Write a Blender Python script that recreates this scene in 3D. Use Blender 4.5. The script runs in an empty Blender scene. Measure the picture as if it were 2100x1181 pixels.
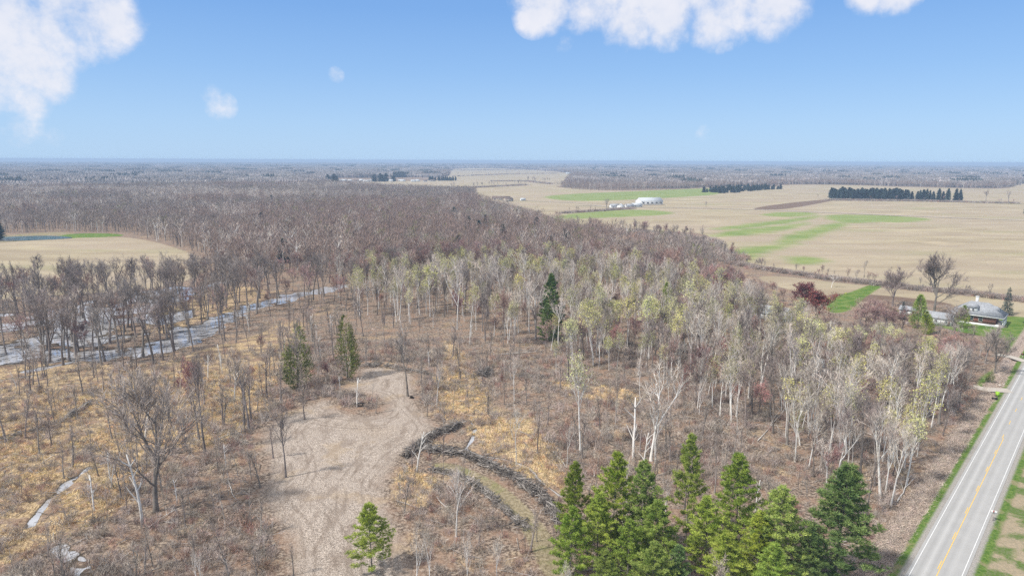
import bpy, math, random
import numpy as np
from mathutils import Vector, Matrix, Euler

# ------------------------------------------------------------------ camera
H = 66.0
PITCH = math.atan(261.0/1400.0)
C = bpy.context.scene
cam_d = bpy.data.cameras.new('camera'); cam = bpy.data.objects.new('camera', cam_d)
C.collection.objects.link(cam); C.camera = cam
cam_d.sensor_width = 36.0; cam_d.lens = 24.0; cam_d.clip_start = 0.5; cam_d.clip_end = 90000
RM = Matrix.Rotation(math.pi/2-PITCH, 3, 'X') @ Matrix.Rotation(0.0043, 3, 'Z')
cam.matrix_world = Matrix.Translation((0, 0, H)) @ RM.to_4x4()
R = np.array(RM)

# ------------------------------------------------------------------ sky, sun, exposure
SUN_EL, SUN_AZ = math.radians(50), math.radians(-118)      # azimuth from +Y, clockwise: the sun stands to the left, a little behind the camera
W = bpy.data.worlds.new('World'); C.world = W; W.use_nodes = True
SUN_STRENGTH, SUN_ANGLE, SKY_STRENGTH, EXPOSURE = 3.1, 4.0, 0.10, 0.6

def setup_light():
    nt = W.node_tree; N = nt.nodes; L = nt.links
    for n in list(N): N.remove(n)
    out = N.new('ShaderNodeOutputWorld'); bg = N.new('ShaderNodeBackground')
    sky = N.new('ShaderNodeTexSky'); sky.sky_type = 'NISHITA'; sky.sun_disc = False
    sky.sun_elevation = SUN_EL; sky.sun_rotation = SUN_AZ
    sky.altitude = 100; sky.air_density = 1.0; sky.dust_density = 0.6; sky.ozone_density = 2.0
    bg.inputs['Strength'].default_value = SKY_STRENGTH
    tc = N.new('ShaderNodeTexCoord')
    def mth(op, a, b=None, c=None, clamp=False):
        n = N.new('ShaderNodeMath'); n.operation = op; n.use_clamp = clamp
        for i, v in enumerate((a, b, c)):
            if v is None: continue
            if isinstance(v, (int, float)): n.inputs[i].default_value = v
            else: L.new(v, n.inputs[i])
        return n.outputs[0]
    # clouds: noise over the sky direction, gathered round given directions of the sky
    sep = N.new('ShaderNodeSeparateXYZ'); L.new(tc.outputs['Generated'], sep.inputs[0])
    nz = N.new('ShaderNodeTexNoise'); nz.inputs['Scale'].default_value = 7.0; nz.inputs['Detail'].default_value = 7
    nz.inputs['Roughness'].default_value = 0.58; L.new(tc.outputs['Generated'], nz.inputs['Vector'])
    nz2 = N.new('ShaderNodeTexNoise'); nz2.inputs['Scale'].default_value = 26.0; nz2.inputs['Detail'].default_value = 9; nz2.inputs['Roughness'].default_value = .62
    L.new(tc.outputs['Generated'], nz2.inputs['Vector'])
    blobs = [(-40, 40, .12, 1), (50, 20, .10, 1), (140, 0, .085, 1), (225, 40, .048, 1), (60, 120, .060, 1), (-30, 140, .07, .95), (100, 165, .038, .95), (60, 200, .035, .8),
             (1095, 34, .034, .95), (1120, -10, .06, .9), (1220, -20, .07, .9), (1290, 52, .046, 1.0), (1370, 30, .055, 1.0), (1460, 45, .044, .95), (1483, 92, .018, .6), (1590, 5, .055, .95), (1350, -60, .105, 1),
             (1480, -30, .09, .9), (1160, 96, .018, .44), (1780, -12, .030, .85), (1840, -14, .035, .85), (453, 218, .026, .44), (440, 200, .024, .32), (688, 155, .016, .34), (35, 268, .045, .40), (105, 300, .03, .33), (1450, 283, .024, .29), (1735, 197, .018, .28)]
    tot = None
    for (px, py, rad, amp) in blobs:
        v = R @ np.array([(px-1050)/1400, -(py-590.5)/1400, -1.0]); v /= np.linalg.norm(v)
        d = N.new('ShaderNodeVectorMath'); d.operation = 'DISTANCE'
        L.new(tc.outputs['Generated'], d.inputs[0]); d.inputs[1].default_value = tuple(v)
        q = mth('DIVIDE', d.outputs['Value'], rad); q = mth('MULTIPLY', q, q)
        g = mth('MULTIPLY', mth('SUBTRACT', 1.0, q, clamp=True), amp)
        tot = g if tot is None else mth('MAXIMUM', tot, g)
    n1 = mth('MULTIPLY', mth('SUBTRACT', nz.outputs['Fac'], 0.5), 3.6)
    n2 = mth('MULTIPLY', mth('SUBTRACT', nz2.outputs['Fac'], 0.5), 2.3)
    cl = mth('ADD', mth('MULTIPLY', tot, 1.75), mth('ADD', n1, n2))
    cl = mth('MULTIPLY', cl, mth('MULTIPLY', tot, 6.0, clamp=True))
    mr = N.new('ShaderNodeMapRange'); mr.interpolation_type = 'SMOOTHSTEP'
    L.new(cl, mr.inputs['Value']); mr.inputs['From Min'].default_value = 0.35; mr.inputs['From Max'].default_value = 1.75
    mr.inputs['To Max'].default_value = 0.88
    # sky hue: a little deeper blue than the bare model
    tint = N.new('ShaderNodeMix'); tint.data_type = 'RGBA'; tint.blend_type = 'MULTIPLY'; tint.inputs['Factor'].default_value = 1.0
    L.new(sky.outputs[0], tint.inputs[6]); tint.inputs[7].default_value = SKY_TINT
    # the clear blue near the horizon and an added whitish fill in the unseen sky overhead, by height above the horizon
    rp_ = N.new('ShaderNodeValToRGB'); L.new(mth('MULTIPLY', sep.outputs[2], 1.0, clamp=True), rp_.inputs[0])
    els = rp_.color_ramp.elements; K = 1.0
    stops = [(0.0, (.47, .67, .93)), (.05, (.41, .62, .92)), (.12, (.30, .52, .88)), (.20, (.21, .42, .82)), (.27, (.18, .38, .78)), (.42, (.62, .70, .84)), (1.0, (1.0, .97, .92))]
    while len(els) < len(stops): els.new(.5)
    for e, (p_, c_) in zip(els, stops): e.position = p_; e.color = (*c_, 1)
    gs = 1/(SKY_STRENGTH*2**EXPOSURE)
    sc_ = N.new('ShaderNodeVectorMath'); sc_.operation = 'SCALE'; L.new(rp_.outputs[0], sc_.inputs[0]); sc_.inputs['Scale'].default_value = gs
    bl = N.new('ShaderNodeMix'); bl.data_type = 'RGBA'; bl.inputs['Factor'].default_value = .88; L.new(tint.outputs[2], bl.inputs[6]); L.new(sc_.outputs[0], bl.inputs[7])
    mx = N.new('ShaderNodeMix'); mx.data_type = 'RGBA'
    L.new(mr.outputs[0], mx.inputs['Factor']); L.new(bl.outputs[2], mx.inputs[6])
    cs = CLOUD
    cmix = N.new('ShaderNodeMix'); cmix.data_type = 'RGBA'
    L.new(mth('MULTIPLY_ADD', mth('ADD', nz2.outputs['Fac'], nz.outputs['Fac']), 1.5, -.95, clamp=True), cmix.inputs['Factor'])
    cmix.inputs[6].default_value = (cs*.84, cs*.885, cs*1.0, 1); cmix.inputs[7].default_value = (cs*1.06, cs*1.04, cs*1.08, 1)
    L.new(cmix.outputs[2], mx.inputs[7])
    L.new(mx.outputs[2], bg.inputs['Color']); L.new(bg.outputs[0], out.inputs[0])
    sd = bpy.data.lights.new('sun', 'SUN'); sd.energy = SUN_STRENGTH; sd.angle = math.radians(SUN_ANGLE); sd.color = (1, .955, .89)
    so = bpy.data.objects.new('sun', sd); C.collection.objects.link(so)
    dv = Vector((math.sin(SUN_AZ)*math.cos(SUN_EL), math.cos(SUN_AZ)*math.cos(SUN_EL), math.sin(SUN_EL)))
    so.rotation_euler = dv.to_track_quat('Z', 'Y').to_euler()
SKY_TINT = (0.8, 1.0, 1.15, 1); CLOUD = 5.9
setup_light()
C.view_settings.view_transform = 'Standard'; C.view_settings.look = 'None'
C.view_settings.exposure = EXPOSURE; C.view_settings.gamma = 1
C.render.engine = 'CYCLES'
C.cycles.max_bounces = 4; C.cycles.diffuse_bounces = 2; C.cycles.glossy_bounces = 2; C.cycles.transmission_bounces = 2
C.cycles.volume_bounces = 0; C.cycles.transparent_max_bounces = 6
C.cycles.use_denoising = False; C.cycles.sample_clamp_indirect = 2.0; C.cycles.sample_clamp_direct = 6.0

# ------------------------------------------------------------------ geometry of the view: picture point -> ground point
def P(px, py, z=0.0):
    v = R @ np.array([(px-1050)/1400, -(py-590.5)/1400, -1.0])
    t = (z-H)/v[2]
    return (v[0]*t, v[1]*t)
def PT(px, py, h):                       # base of a thing of height h whose top shows at px,py
    return P(px, py, h)
def Q(x, y, z=0.0):
    p = np.stack([np.asarray(x, float), np.asarray(y, float), np.zeros_like(np.asarray(x, float))+z-H], -1)
    c = p @ R
    return 1050-1400*c[..., 0]/c[..., 2], 590.5+1400*c[..., 1]/c[..., 2]
def height_for(bx, by, ptop):            # height of a thing standing at bx,by whose top shows at row ptop
    lo, hi = 0.0, 60.0
    for _ in range(40):
        m = (lo+hi)/2
        if Q(bx, by, m)[1] > ptop: lo = m
        else: hi = m
    return lo
def poly(pts, smooth=2):
    q = [np.array(p, float) for p in pts]
    for _ in range(smooth):
        q = [w for a, b in zip(q, q[1:]+q[:1]) for w in (a*.75+b*.25, a*.25+b*.75)]
    return np.array([P(*p) for p in q])
def inpoly(x, y, pg):
    c = np.zeros(x.shape, bool); n = len(pg); j = n-1
    for i in range(n):
        xi, yi = pg[i]; xj, yj = pg[j]
        if yi != yj:
            k = ((yi > y) != (yj > y)) & (x < (xj-xi)*(y-yi)/(yj-yi)+xi)
            c ^= k
        j = i
    return c
def segdist(x, y, pts, closed=False):
    d = np.full(x.shape, 1e9); n = len(pts)
    for i in range(n if closed else n-1):
        a = pts[i]; b = pts[(i+1) % n]; e = b-a; l2 = max(float(e@e), 1e-9)
        t = np.clip(((x-a[0])*e[0]+(y-a[1])*e[1])/l2, 0, 1)
        d = np.minimum(d, np.hypot(x-a[0]-t*e[0], y-a[1]-t*e[1]))
    return d
def sd_union(x, y, polys, clampd=30.0):
    out = np.full(x.shape, -clampd)
    for pg in polys:
        lo = pg.min(0)-clampd; hi = pg.max(0)+clampd
        k = np.where((x > lo[0]) & (x < hi[0]) & (y > lo[1]) & (y < hi[1]))[0]
        if not len(k): continue
        xs, ys = x[k], y[k]
        d = np.minimum(segdist(xs, ys, pg, True), clampd)
        out[k] = np.maximum(out[k], np.where(inpoly(xs, ys, pg), d, -d))
    return out
_rs = np.random.RandomState(5); _NT = _rs.rand(8, 256, 256)
def vn(x, y, s, k=0):
    u = x/s; v = y/s; iu = np.floor(u).astype(int); iv = np.floor(v).astype(int); fu = u-iu; fv = v-iv
    fu = fu*fu*(3-2*fu); fv = fv*fv*(3-2*fv); T = _NT[k % 8]
    a = T[iu & 255, iv & 255]; b = T[(iu+1) & 255, iv & 255]; c = T[iu & 255, (iv+1) & 255]; d = T[(iu+1) & 255, (iv+1) & 255]
    return (a*(1-fu)+b*fu)*(1-fv)+(c*(1-fu)+d*fu)*fv
def fbm(x, y, s, k=0): return .55*vn(x, y, s, k)+.3*vn(x, y, s/2.1, k+1)+.15*vn(x, y, s/4.3, k+2)

# ------------------------------------------------------------------ land use, each an outline on the ground
FIELD = [poly(q) for q in [
    [(1125, 441), (1040, 417), (985, 411), (972, 394), (1060, 381), (1150, 384), (1250, 392), (1400, 388), (1480, 383), (1600, 384), (1600, 379), (1700, 379), (1960, 386), (2080, 388), (2086, 372), (2500, 376), (2600, 700), (2100, 606), (1950, 594), (1830, 580), (1700, 568), (1600, 553), (1520, 540), (1440, 522), (1420, 514), (1452, 505), (1462, 478), (1300, 472), (1150, 458)],
    [(690, 374), (900, 371), (925, 360), (925, 345.5), (1010, 344.5), (1120, 350), (1180, 357), (1160, 368), (1150, 385), (1050, 392), (980, 397), (860, 393), (790, 389), (700, 381)],
    [(-500, 560), (-300, 515), (0, 499), (90, 490), (245, 485), (300, 492), (345, 503), (400, 522), (440, 545), (380, 580), (250, 600), (0, 610), (-500, 690)],
    [(1180, 349), (1400, 351), (1400, 354), (1230, 354)], [(1700, 386), (1960, 386), (2090, 389), (2090, 405), (1700, 405)],
    [(630, 372.2), (640, 369.5), (740, 369), (745, 372.6)], [(560, 333.5), (760, 334.5), (760, 335.6), (560, 334.8)],
    [(1540, 566), (1600, 565), (1700, 577), (1790, 588), (1950, 603), (2100, 617), (2300, 640), (2300, 675), (2080, 650), (1940, 625), (1860, 618), (1790, 612), (1740, 640), (1690, 645), (1690, 612), (1600, 590)]]]
GREEN = [poly(q) for q in [
    [(1100, 404), (1180, 397), (1300, 393), (1440, 386), (1490, 388), (1478, 399), (1400, 404), (1270, 411), (1170, 413)],
    [(1110, 449), (1180, 437), (1260, 431), (1330, 430), (1395, 437), (1330, 443), (1200, 448)],
    [(1552, 442), (1600, 434), (1692, 437), (1630, 446)],
    [(1690, 440), (1800, 441), (1925, 449), (1860, 457), (1790, 455), (1740, 459), (1700, 451)],
    [(1448, 470), (1520, 461), (1620, 449), (1700, 439), (1640, 455), (1500, 472)],
    [(1455, 484), (1500, 472), (1590, 465), (1680, 452), (1590, 478), (1480, 486)],
    [(1705, 458), (1745, 456), (1720, 468), (1650, 492), (1610, 499), (1588, 491), (1640, 476)],
    [(1600, 499), (1640, 498), (1590, 512), (1535, 528), (1500, 540), (1480, 522), (1440, 514), (1500, 512)],
    [(1600, 530), (1640, 524), (1700, 532), (1650, 546)]]]
PLOUGH = [poly(q) for q in [[(1528, 430), (1600, 418), (1690, 409), (1722, 409), (1640, 425), (1590, 431)], [(1700, 600), (1830, 606), (1960, 622), (1950, 636), (1820, 622), (1700, 614)]]]
LAWN = [poly(q) for q in [
    [(1692, 642), (1700, 612), (1740, 600), (1800, 578), (1815, 585), (1770, 612), (1745, 640)],
    [(2058, 650), (2130, 662), (2300, 690), (2150, 725), (2103, 745), (2060, 730)], [(1815, 625), (1850, 640), (1990, 660), (2050, 655), (2075, 700), (1960, 680), (1860, 650)],
    [(2000, 795), (2010, 770), (2060, 745), (2098, 752), (2062, 800)], [(2045, 645), (2150, 655), (2150, 700), (2045, 680)],
    [(85, 487), (160, 478), (240, 479), (265, 484), (170, 488)]]]
CLEAR = [poly(q) for q in [
    [(738, 752), (800, 752), (848, 766), (850, 800), (846, 830), (876, 852), (896, 880), (870, 905), (838, 925), (812, 950), (792, 985), (790, 1030), (815, 1080), (838, 1130), (850, 1220), (560, 1400), (585, 1200), (600, 1110), (560, 1060), (530, 1010), (560, 965), (528, 900), (560, 862), (640, 830), (672, 815), (690, 846), (790, 856), (790, 812), (700, 800), (735, 785)]]]
GOLD = [poly(q) for q in [
    [(-300, 765), (60, 742), (200, 748), (330, 745), (430, 710), (520, 690), (600, 650), (640, 670), (560, 760), (540, 850), (470, 900), (420, 930), (330, 915), (290, 960), (230, 1060), (100, 1110), (-300, 1300)],
    [(905, 690), (940, 700), (965, 760), (1010, 830), (990, 870), (950, 870), (900, 850), (888, 800), (908, 750)],
    [(950, 870), (1010, 850), (1090, 850), (1120, 900), (1150, 960), (1150, 1010), (1080, 975), (1000, 925)],
    [(1120, 780), (1200, 790), (1290, 795), (1310, 825), (1240, 825), (1150, 800)],
    [(800, 960), (850, 955), (900, 1000), (880, 1050), (800, 1040)],
    [(1960, 872), (1992, 866), (1975, 950), (1940, 970)],
    [(300, 600), (420, 585), (560, 590), (540, 625), (430, 650), (330, 690), (290, 670)]]]
PATH = [poly(q) for q in [[(880, 945), (960, 955), (1040, 1000), (1100, 1055), (1150, 1120), (1190, 1200), (1120, 1200), (1080, 1100), (1030, 1035), (980, 1000), (900, 968)],
    [(1400, 512), (1452, 505), (1480, 511), (1440, 517), (1402, 520)], [(1580, 655), (1690, 650), (1700, 680), (1560, 690)],
    [(-200, 492), (0, 484), (90, 476), (160, 477), (162, 491), (90, 495), (-200, 505)]]]
WATER_LINES = [([(-250, 705), (0, 716), (110, 726), (210, 728), (300, 718), (365, 702), (410, 676), (470, 645), (540, 622), (610, 604), (680, 590), (700, 586)], 5.0),
               ([(-250, 668), (0, 664), (110, 658), (200, 640), (300, 606), (400, 590), (470, 575)], 2.8), ([(60, 760), (130, 745), (200, 728)], 1.6), ([(0, 778), (70, 768)], 1.2),
               ([(60, 1075), (100, 1020), (150, 980), (185, 955), (250, 937)], .75), ([(120, 1120), (160, 1150), (190, 1200)], 1.1),
               ([(962, 858), (975, 875), (968, 900), (955, 918), (985, 932), (1040, 940), (1085, 955), (1110, 985), (1150, 1015)], .42)]
WATER_LINES = [(np.array([P(*p) for p in q]), w) for q, w in WATER_LINES]
SWAMP = [poly([(-300, 775), (0, 742), (180, 742), (300, 728), (370, 712), (420, 672), (380, 640), (420, 585), (300, 590), (200, 612), (60, 640), (-300, 660)])]
POND = poly([(-60, 492), (-20, 486), (50, 483), (110, 482), (158, 486), (120, 489.5), (60, 491.5), (0, 493)])
WL = -0.42
# road, from its two white edge lines
ea, eb = np.array(P(1864, 1181)), np.array(P(2097, 761)); ec = np.array(P(1973, 1181))
RDIR = (eb-ea)/np.linalg.norm(eb-ea); RNRM = np.array([RDIR[1], -RDIR[0]])
LANE = float((ec-ea)@RNRM)                # distance between the two edge lines
RMID = ea+RNRM*LANE/2
def road_uv(x, y):
    dx = x-RMID[0]; dy = y-RMID[1]
    return dx*RNRM[0]+dy*RNRM[1], dx*RDIR[0]+dy*RDIR[1]
def sm(a, b, x): t = np.clip((x-a)/(b-a), 0, 1); return t*t*(3-2*t)
def ground_h(x, y):
    x = np.asarray(x, float); y = np.asarray(y, float); sh = x.shape; x = x.ravel(); y = y.ravel()
    r = np.hypot(x, y); h = (fbm(x, y, 9, 1)-.5)*.5*(r < 700)
    near = np.where(r < 420)[0]; xn, yn = x[near], y[near]; hn = h[near]
    sw = sd_union(xn, yn, SWAMP, 12.0)
    amp = sm(-6, 3, sw)
    hn = hn*(1-amp)+amp*(-.49+(fbm(xn, yn, 11, 3)-.47)*2.3)
    for pts, w in WATER_LINES:
        d = segdist(xn, yn, pts)+(vn(xn, yn, 4, 2)-.5)*w*1.5
        k = sm(w*1.5, w*.75, d); hn = hn*(1-k)+k*(-.95 if w > 1.5 else -.62+(vn(xn, yn, 2.3, 4)-.5)*.9)
    h[near] = hn
    pd = np.where((r > 400) & (r < 900))[0]; k = sm(-8, 3, sd_union(x[pd], y[pd], [POND], 20)); h[pd] = h[pd]*(1-k)-1.0*k
    u, v = road_uv(x, y); k = sm(6.2, 3.9, np.abs(u)); h = h*(1-k)+k*0.12
    di = np.exp(-((u+7.0)/1.1)**2)*.6; h = h-di*(v > -40)
    return h.reshape(sh)

# ------------------------------------------------------------------ materials
def mat(name):
    m = bpy.data.materials.new(name); m.use_nodes = True; nt = m.node_tree
    return m, nt, nt.nodes['Principled BSDF']
class NB:
    def __init__(s, nt): s.nt = nt; s.N = nt.nodes; s.L = nt.links
    def set(s, inp, v):
        if isinstance(v, (int, float)): inp.default_value = v
        elif isinstance(v, tuple): inp.default_value = v if len(v) == 4 or inp.type == 'VECTOR' else (*v, 1)
        else: s.L.new(v, inp)
    def m(s, op, a, b=None, c=None, clamp=False):
        n = s.N.new('ShaderNodeMath'); n.operation = op; n.use_clamp = clamp
        for i, v in enumerate((a, b, c)):
            if v is not None: s.set(n.inputs[i], v)
        return n.outputs[0]
    def mix(s, f, a, b, mode='MIX'):
        n = s.N.new('ShaderNodeMix'); n.data_type = 'RGBA'; n.blend_type = mode
        s.set(n.inputs['Factor'], f); s.set(n.inputs[6], a); s.set(n.inputs[7], b); return n.outputs[2]
    def noise(s, scale, detail=3, vec=None, rough=.55, sc=None):
        n = s.N.new('ShaderNodeTexNoise'); n.inputs['Scale'].default_value = scale; n.inputs['Detail'].default_value = detail
        n.inputs['Roughness'].default_value = rough
        if vec is not None: s.L.new(vec, n.inputs['Vector'])
        return n.outputs['Fac']
    def step(s, v, a, b, to=1.0):
        n = s.N.new('ShaderNodeMapRange'); n.interpolation_type = 'SMOOTHSTEP'; s.set(n.inputs['Value'], v)
        n.inputs['From Min'].default_value = a; n.inputs['From Max'].default_value = b; n.inputs['To Max'].default_value = to
        return n.outputs[0]
    def pos(s): return s.N.new('ShaderNodeNewGeometry').outputs['Position']
    def stretch(s, vec, sc, rot=0.0):
        n = s.N.new('ShaderNodeMapping'); s.L.new(vec, n.inputs['Vector']); n.inputs['Scale'].default_value = sc
        n.inputs['Rotation'].default_value = (0, 0, rot); return n.outputs[0]
    def attr(s, name):
        n = s.N.new('ShaderNodeAttribute'); n.attribute_name = name
        p = s.N.new('ShaderNodeSeparateXYZ'); s.L.new(n.outputs['Vector'], p.inputs[0]); return p.outputs

def simple(name, col, var=.12, scale=3.0, rough=.85, objvar=0.0, island=0.0, col2=None, spec=.2):
    m, nt, b = mat(name); B = NB(nt)
    tc = nt.nodes.new('ShaderNodeTexCoord').outputs['Object']
    n = B.noise(scale, 4, tc)
    c2 = col2 or tuple(min(1, c*(1+2*var)) for c in col); c1 = tuple(c*(1-2*var) for c in col) if col2 is None else col
    c = B.mix(B.step(n, .3, .7), c1, c2)
    if objvar:
        oi = nt.nodes.new('ShaderNodeObjectInfo'); hs = nt.nodes.new('ShaderNodeHueSaturation')
        v = B.m('ADD', B.m('MULTIPLY', oi.outputs['Random'], 2*objvar), 1-objvar)
        nt.links.new(v, hs.inputs['Value']); nt.links.new(c, hs.inputs['Color'])
        r2 = B.m('FRACT', B.m('MULTIPLY', oi.outputs['Random'], 37.7))
        nt.links.new(B.m('ADD', B.m('MULTIPLY', r2, objvar), 1-objvar*.5), hs.inputs['Saturation'])
        nt.links.new(B.m('ADD', B.m('MULTIPLY', B.m('SUBTRACT', B.m('FRACT', B.m('MULTIPLY', oi.outputs['Random'], 13.3)), .5), objvar*.12), .5), hs.inputs['Hue'])
        c = hs.outputs[0]
    if island:
        g = nt.nodes.new('ShaderNodeNewGeometry'); hs = nt.nodes.new('ShaderNodeHueSaturation')
        nt.links.new(B.m('ADD', B.m('MULTIPLY', g.outputs['Random Per Island'], 2*island), 1-island), hs.inputs['Value'])
        nt.links.new(c, hs.inputs['Color']); c = hs.outputs[0]
    nt.links.new(c, b.inputs['Base Color']); b.inputs['Roughness'].default_value = rough
    b.inputs['Specular IOR Level'].default_value = spec
    return m

def ground_material():
    m, nt, b = mat('ground'); B = NB(nt); p = B.pos()
    A1, A2, A3 = B.attr('zone_a'), B.attr('zone_b'), B.attr('zone_c')
    n_big = B.noise(.035, 4, p); n_mid = B.noise(.22, 4, p); n_fine = B.noise(1.6, 4, p, .7); n_leaf = B.noise(5.5, 3, p, .8)
    wob = B.m('MULTIPLY', B.m('SUBTRACT', n_mid, .5), 7.0)
    wobf = B.m('MULTIPLY', B.m('SUBTRACT', n_fine, .5), 2.5)
    # woodland floor: leaf litter, dead grass, bare soil
    c = B.mix(B.step(n_fine, .42, .60), (.105, .076, .058), (.37, .295, .23))
    c = B.mix(B.step(n_mid, .42, .66, .75), c, (.30, .195, .135))
    c = B.mix(B.m('MULTIPLY', B.step(n_mid, .36, .25), .6), c, (.27, .24, .20))
    c = B.mix(B.m('MULTIPLY', B.step(n_leaf, .6, .72), .55), c, (.58, .50, .41))
    c = B.mix(B.m('MULTIPLY', B.step(n_leaf, .4, .28), .5), c, (.055, .042, .032))
    n_g = B.noise(.09, 3, p)
    c = B.mix(B.m('MULTIPLY', B.step(n_g, .56, .70), B.step(n_fine, .35, .6, .6)), c, (.50, .37, .21))
    c = B.mix(B.m('MULTIPLY', B.step(n_g, .36, .28), B.step(n_fine, .4, .6, .35)), c, (.17, .175, .07))
    # golden marsh grass
    gsx = B.noise(3.0, 3, B.stretch(p, (1.6, .5, 1), .5), .7)
    gold = B.mix(B.step(gsx, .35, .68), (.20, .135, .075), (.74, .56, .33))
    gold = B.mix(B.step(n_mid, .47, .57, .92), gold, c)
    gold = B.mix(B.step(B.noise(.55, 4, p, .7), .52, .62, .6), gold, (.20, .145, .09))
    gold = B.mix(B.m('MULTIPLY', B.step(n_big, .58, .68), .45), gold, (.16, .16, .06))
    c = B.mix(B.step(B.m('ADD', A2[1], wob), -.6, 1.2), c, gold)
    # mud beside water
    c = B.mix(B.step(A2[2], .1, 1.0, .8), c, (.075, .062, .045))
    # mown clearing: pale chopped straw
    cl = B.mix(B.step(B.noise(5.0, 4, p, .8), .38, .60), (.12, .095, .077), (.60, .51, .43))
    cl = B.mix(B.step(n_big, .5, .7, .35), cl, (.31, .23, .15))
    cl = B.mix(B.step(B.noise(.35, 4, B.stretch(p, (1, .4, 1), .35)), .50, .62, .45), cl, (.20, .15, .115))
    cl = B.mix(B.step(B.noise(.9, 6, p, .85), .53, .58, .6), cl, (.21, .165, .13))
    cl = B.mix(B.step(n_g, .58, .66, .35), cl, (.40, .30, .19))
    for d0, w0 in ((2.6, .45), (4.3, .45), (7.6, .5), (9.3, .5)):      # wheel tracks that follow the edge of the clearing
        tr = B.m('SUBTRACT', 1.0, B.m('DIVIDE', B.m('ABSOLUTE', B.m('SUBTRACT', B.m('ADD', A2[0], B.m('MULTIPLY', B.m('SUBTRACT', n_big, .5), 5.0)), d0)), w0), clamp=True)
        cl = B.mix(B.m('MULTIPLY', tr, B.step(n_mid, .35, .6, .55)), cl, (.17, .13, .10))
    cl = B.mix(B.step(A2[0], 4.0, 0.0, .45), cl, c)
    c = B.mix(B.step(B.m('ADD', A2[0], B.m('ADD', B.m('MULTIPLY', wobf, 1.4), B.m('MULTIPLY', wob, .6))), -1.2, 1.2), c, cl)
    # worn grassy track
    pa = B.mix(B.step(n_fine, .35, .65), (.19, .155, .09), (.36, .30, .20))
    pa = B.mix(B.step(n_mid, .5, .65, .5), pa, (.17, .19, .06))
    c = B.mix(B.step(B.m('ADD', A3[2], wobf), -.3, .5), c, pa)
    # ploughed and stubble fields
    st = B.noise(.028, 5, B.stretch(p, (.5, 1.5, 1), .35), .6)
    st2 = B.noise(.011, 4, B.stretch(p, (.5, 1.6, 1), -.12), .6)
    f = B.mix(B.step(st, .36, .66), (.315, .255, .17), (.43, .365, .24))
    f = B.mix(B.step(st2, .45, .66, .7), f, (.37, .30, .22))
    f = B.mix(B.step(B.noise(.02, 5, B.stretch(p, (.6, 1.6, 1), .3)), .56, .72, .6), f, (.53, .44, .30))
    f = B.mix(B.step(B.noise(.35, 4, B.stretch(p, (.5, 1.6, 1), -.12), .7), .5, .75, .3), f, (.26, .20, .15))
    n_fg = B.noise(.012, 3, B.stretch(p, (.6, 1.5, 1), .3))
    f = B.mix(B.step(n_fg, .54, .66, .5), f, (.30, .285, .15))
    f = B.mix(B.step(B.noise(.006, 3, p), .45, .6, .45), f, (.37, .30, .225))
    wf = B.m('MULTIPLY', B.m('SUBTRACT', B.noise(.045, 4, p), .5), 22.0)
    g = B.mix(B.step(B.noise(.05, 4, B.stretch(p, (.5, 2, 1), -.1)), .35, .65), (.14, .225, .045), (.25, .30, .09))
    f = B.mix(B.step(B.m('ADD', A1[1], wf), -10.0, 8.0, .85), f, g)
    f = B.mix(B.step(A3[1], -1.5, 1.5, .9), f, B.mix(n_mid, (.11, .07, .05), (.2, .135, .10)))
    c = B.mix(B.step(B.m('ADD', A1[0], B.m('MULTIPLY', wob, .5)), -1.0, 1.5), c, f)
    # lawns
    la = B.mix(B.step(n_mid, .35, .65), (.075, .155, .02), (.16, .215, .05))
    la = B.mix(B.step(n_fine, .52, .75, .35), la, (.27, .24, .12))
    c = B.mix(B.step(B.m('ADD', A1[2], wobf), -.6, 1.0), c, la)
    # roadside: signed position across the road in zone_c.x
    u = A3[0]; au = B.m('ABSOLUTE', u)
    reed = B.mix(B.step(B.noise(2.2, 4, B.stretch(p, (1, 1, 1)), .8), .36, .64), (.14, .095, .075), (.56, .46, .385))
    c = B.mix(B.m('MULTIPLY', B.step(B.m('ADD', u, B.m('MULTIPLY', wobf, .7)), -10.5, -9.2), B.step(u, -5.2, -6.2)), c, reed)
    vg = B.mix(B.step(n_fine, .35, .65), (.06, .13, .02), (.15, .215, .05))
    vg = B.mix(B.step(n_mid, .52, .66, .7), vg, (.30, .24, .15))
    c = B.mix(B.m('MULTIPLY', B.step(B.m('ADD', au, B.m('MULTIPLY', wobf, .35)), 6.4, 5.8), B.step(au, 3.5, 3.9)), c, vg)
    rs = B.mix(B.step(n_mid, .42, .56), (.10, .16, .035), (.36, .29, .20))
    c = B.mix(B.m('MULTIPLY', B.step(u, 5.4, 6.4), B.step(u, 60, 58)), c, B.mix(B.step(n_fine, .4, .65, .5), rs, (.22, .2, .13)))
    gr = B.mix(B.step(B.noise(9, 2, p, .8), .35, .65), (.20, .185, .165), (.46, .43, .39))
    c = B.mix(B.step(B.m('ADD', au, B.m('MULTIPLY', wobf, .3)), 4.9, 4.2), c, gr)
    nt.links.new(c, b.inputs['Base Color']); b.inputs['Roughness'].default_value = .95; b.inputs['Specular IOR Level'].default_value = .1
    bp = nt.nodes.new('ShaderNodeBump'); bp.inputs['Strength'].default_value = .9; bp.inputs['Distance'].default_value = .35
    nt.links.new(n_fine, bp.inputs['Height']); nt.links.new(bp.outputs[0], b.inputs['Normal'])
    return m

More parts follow.
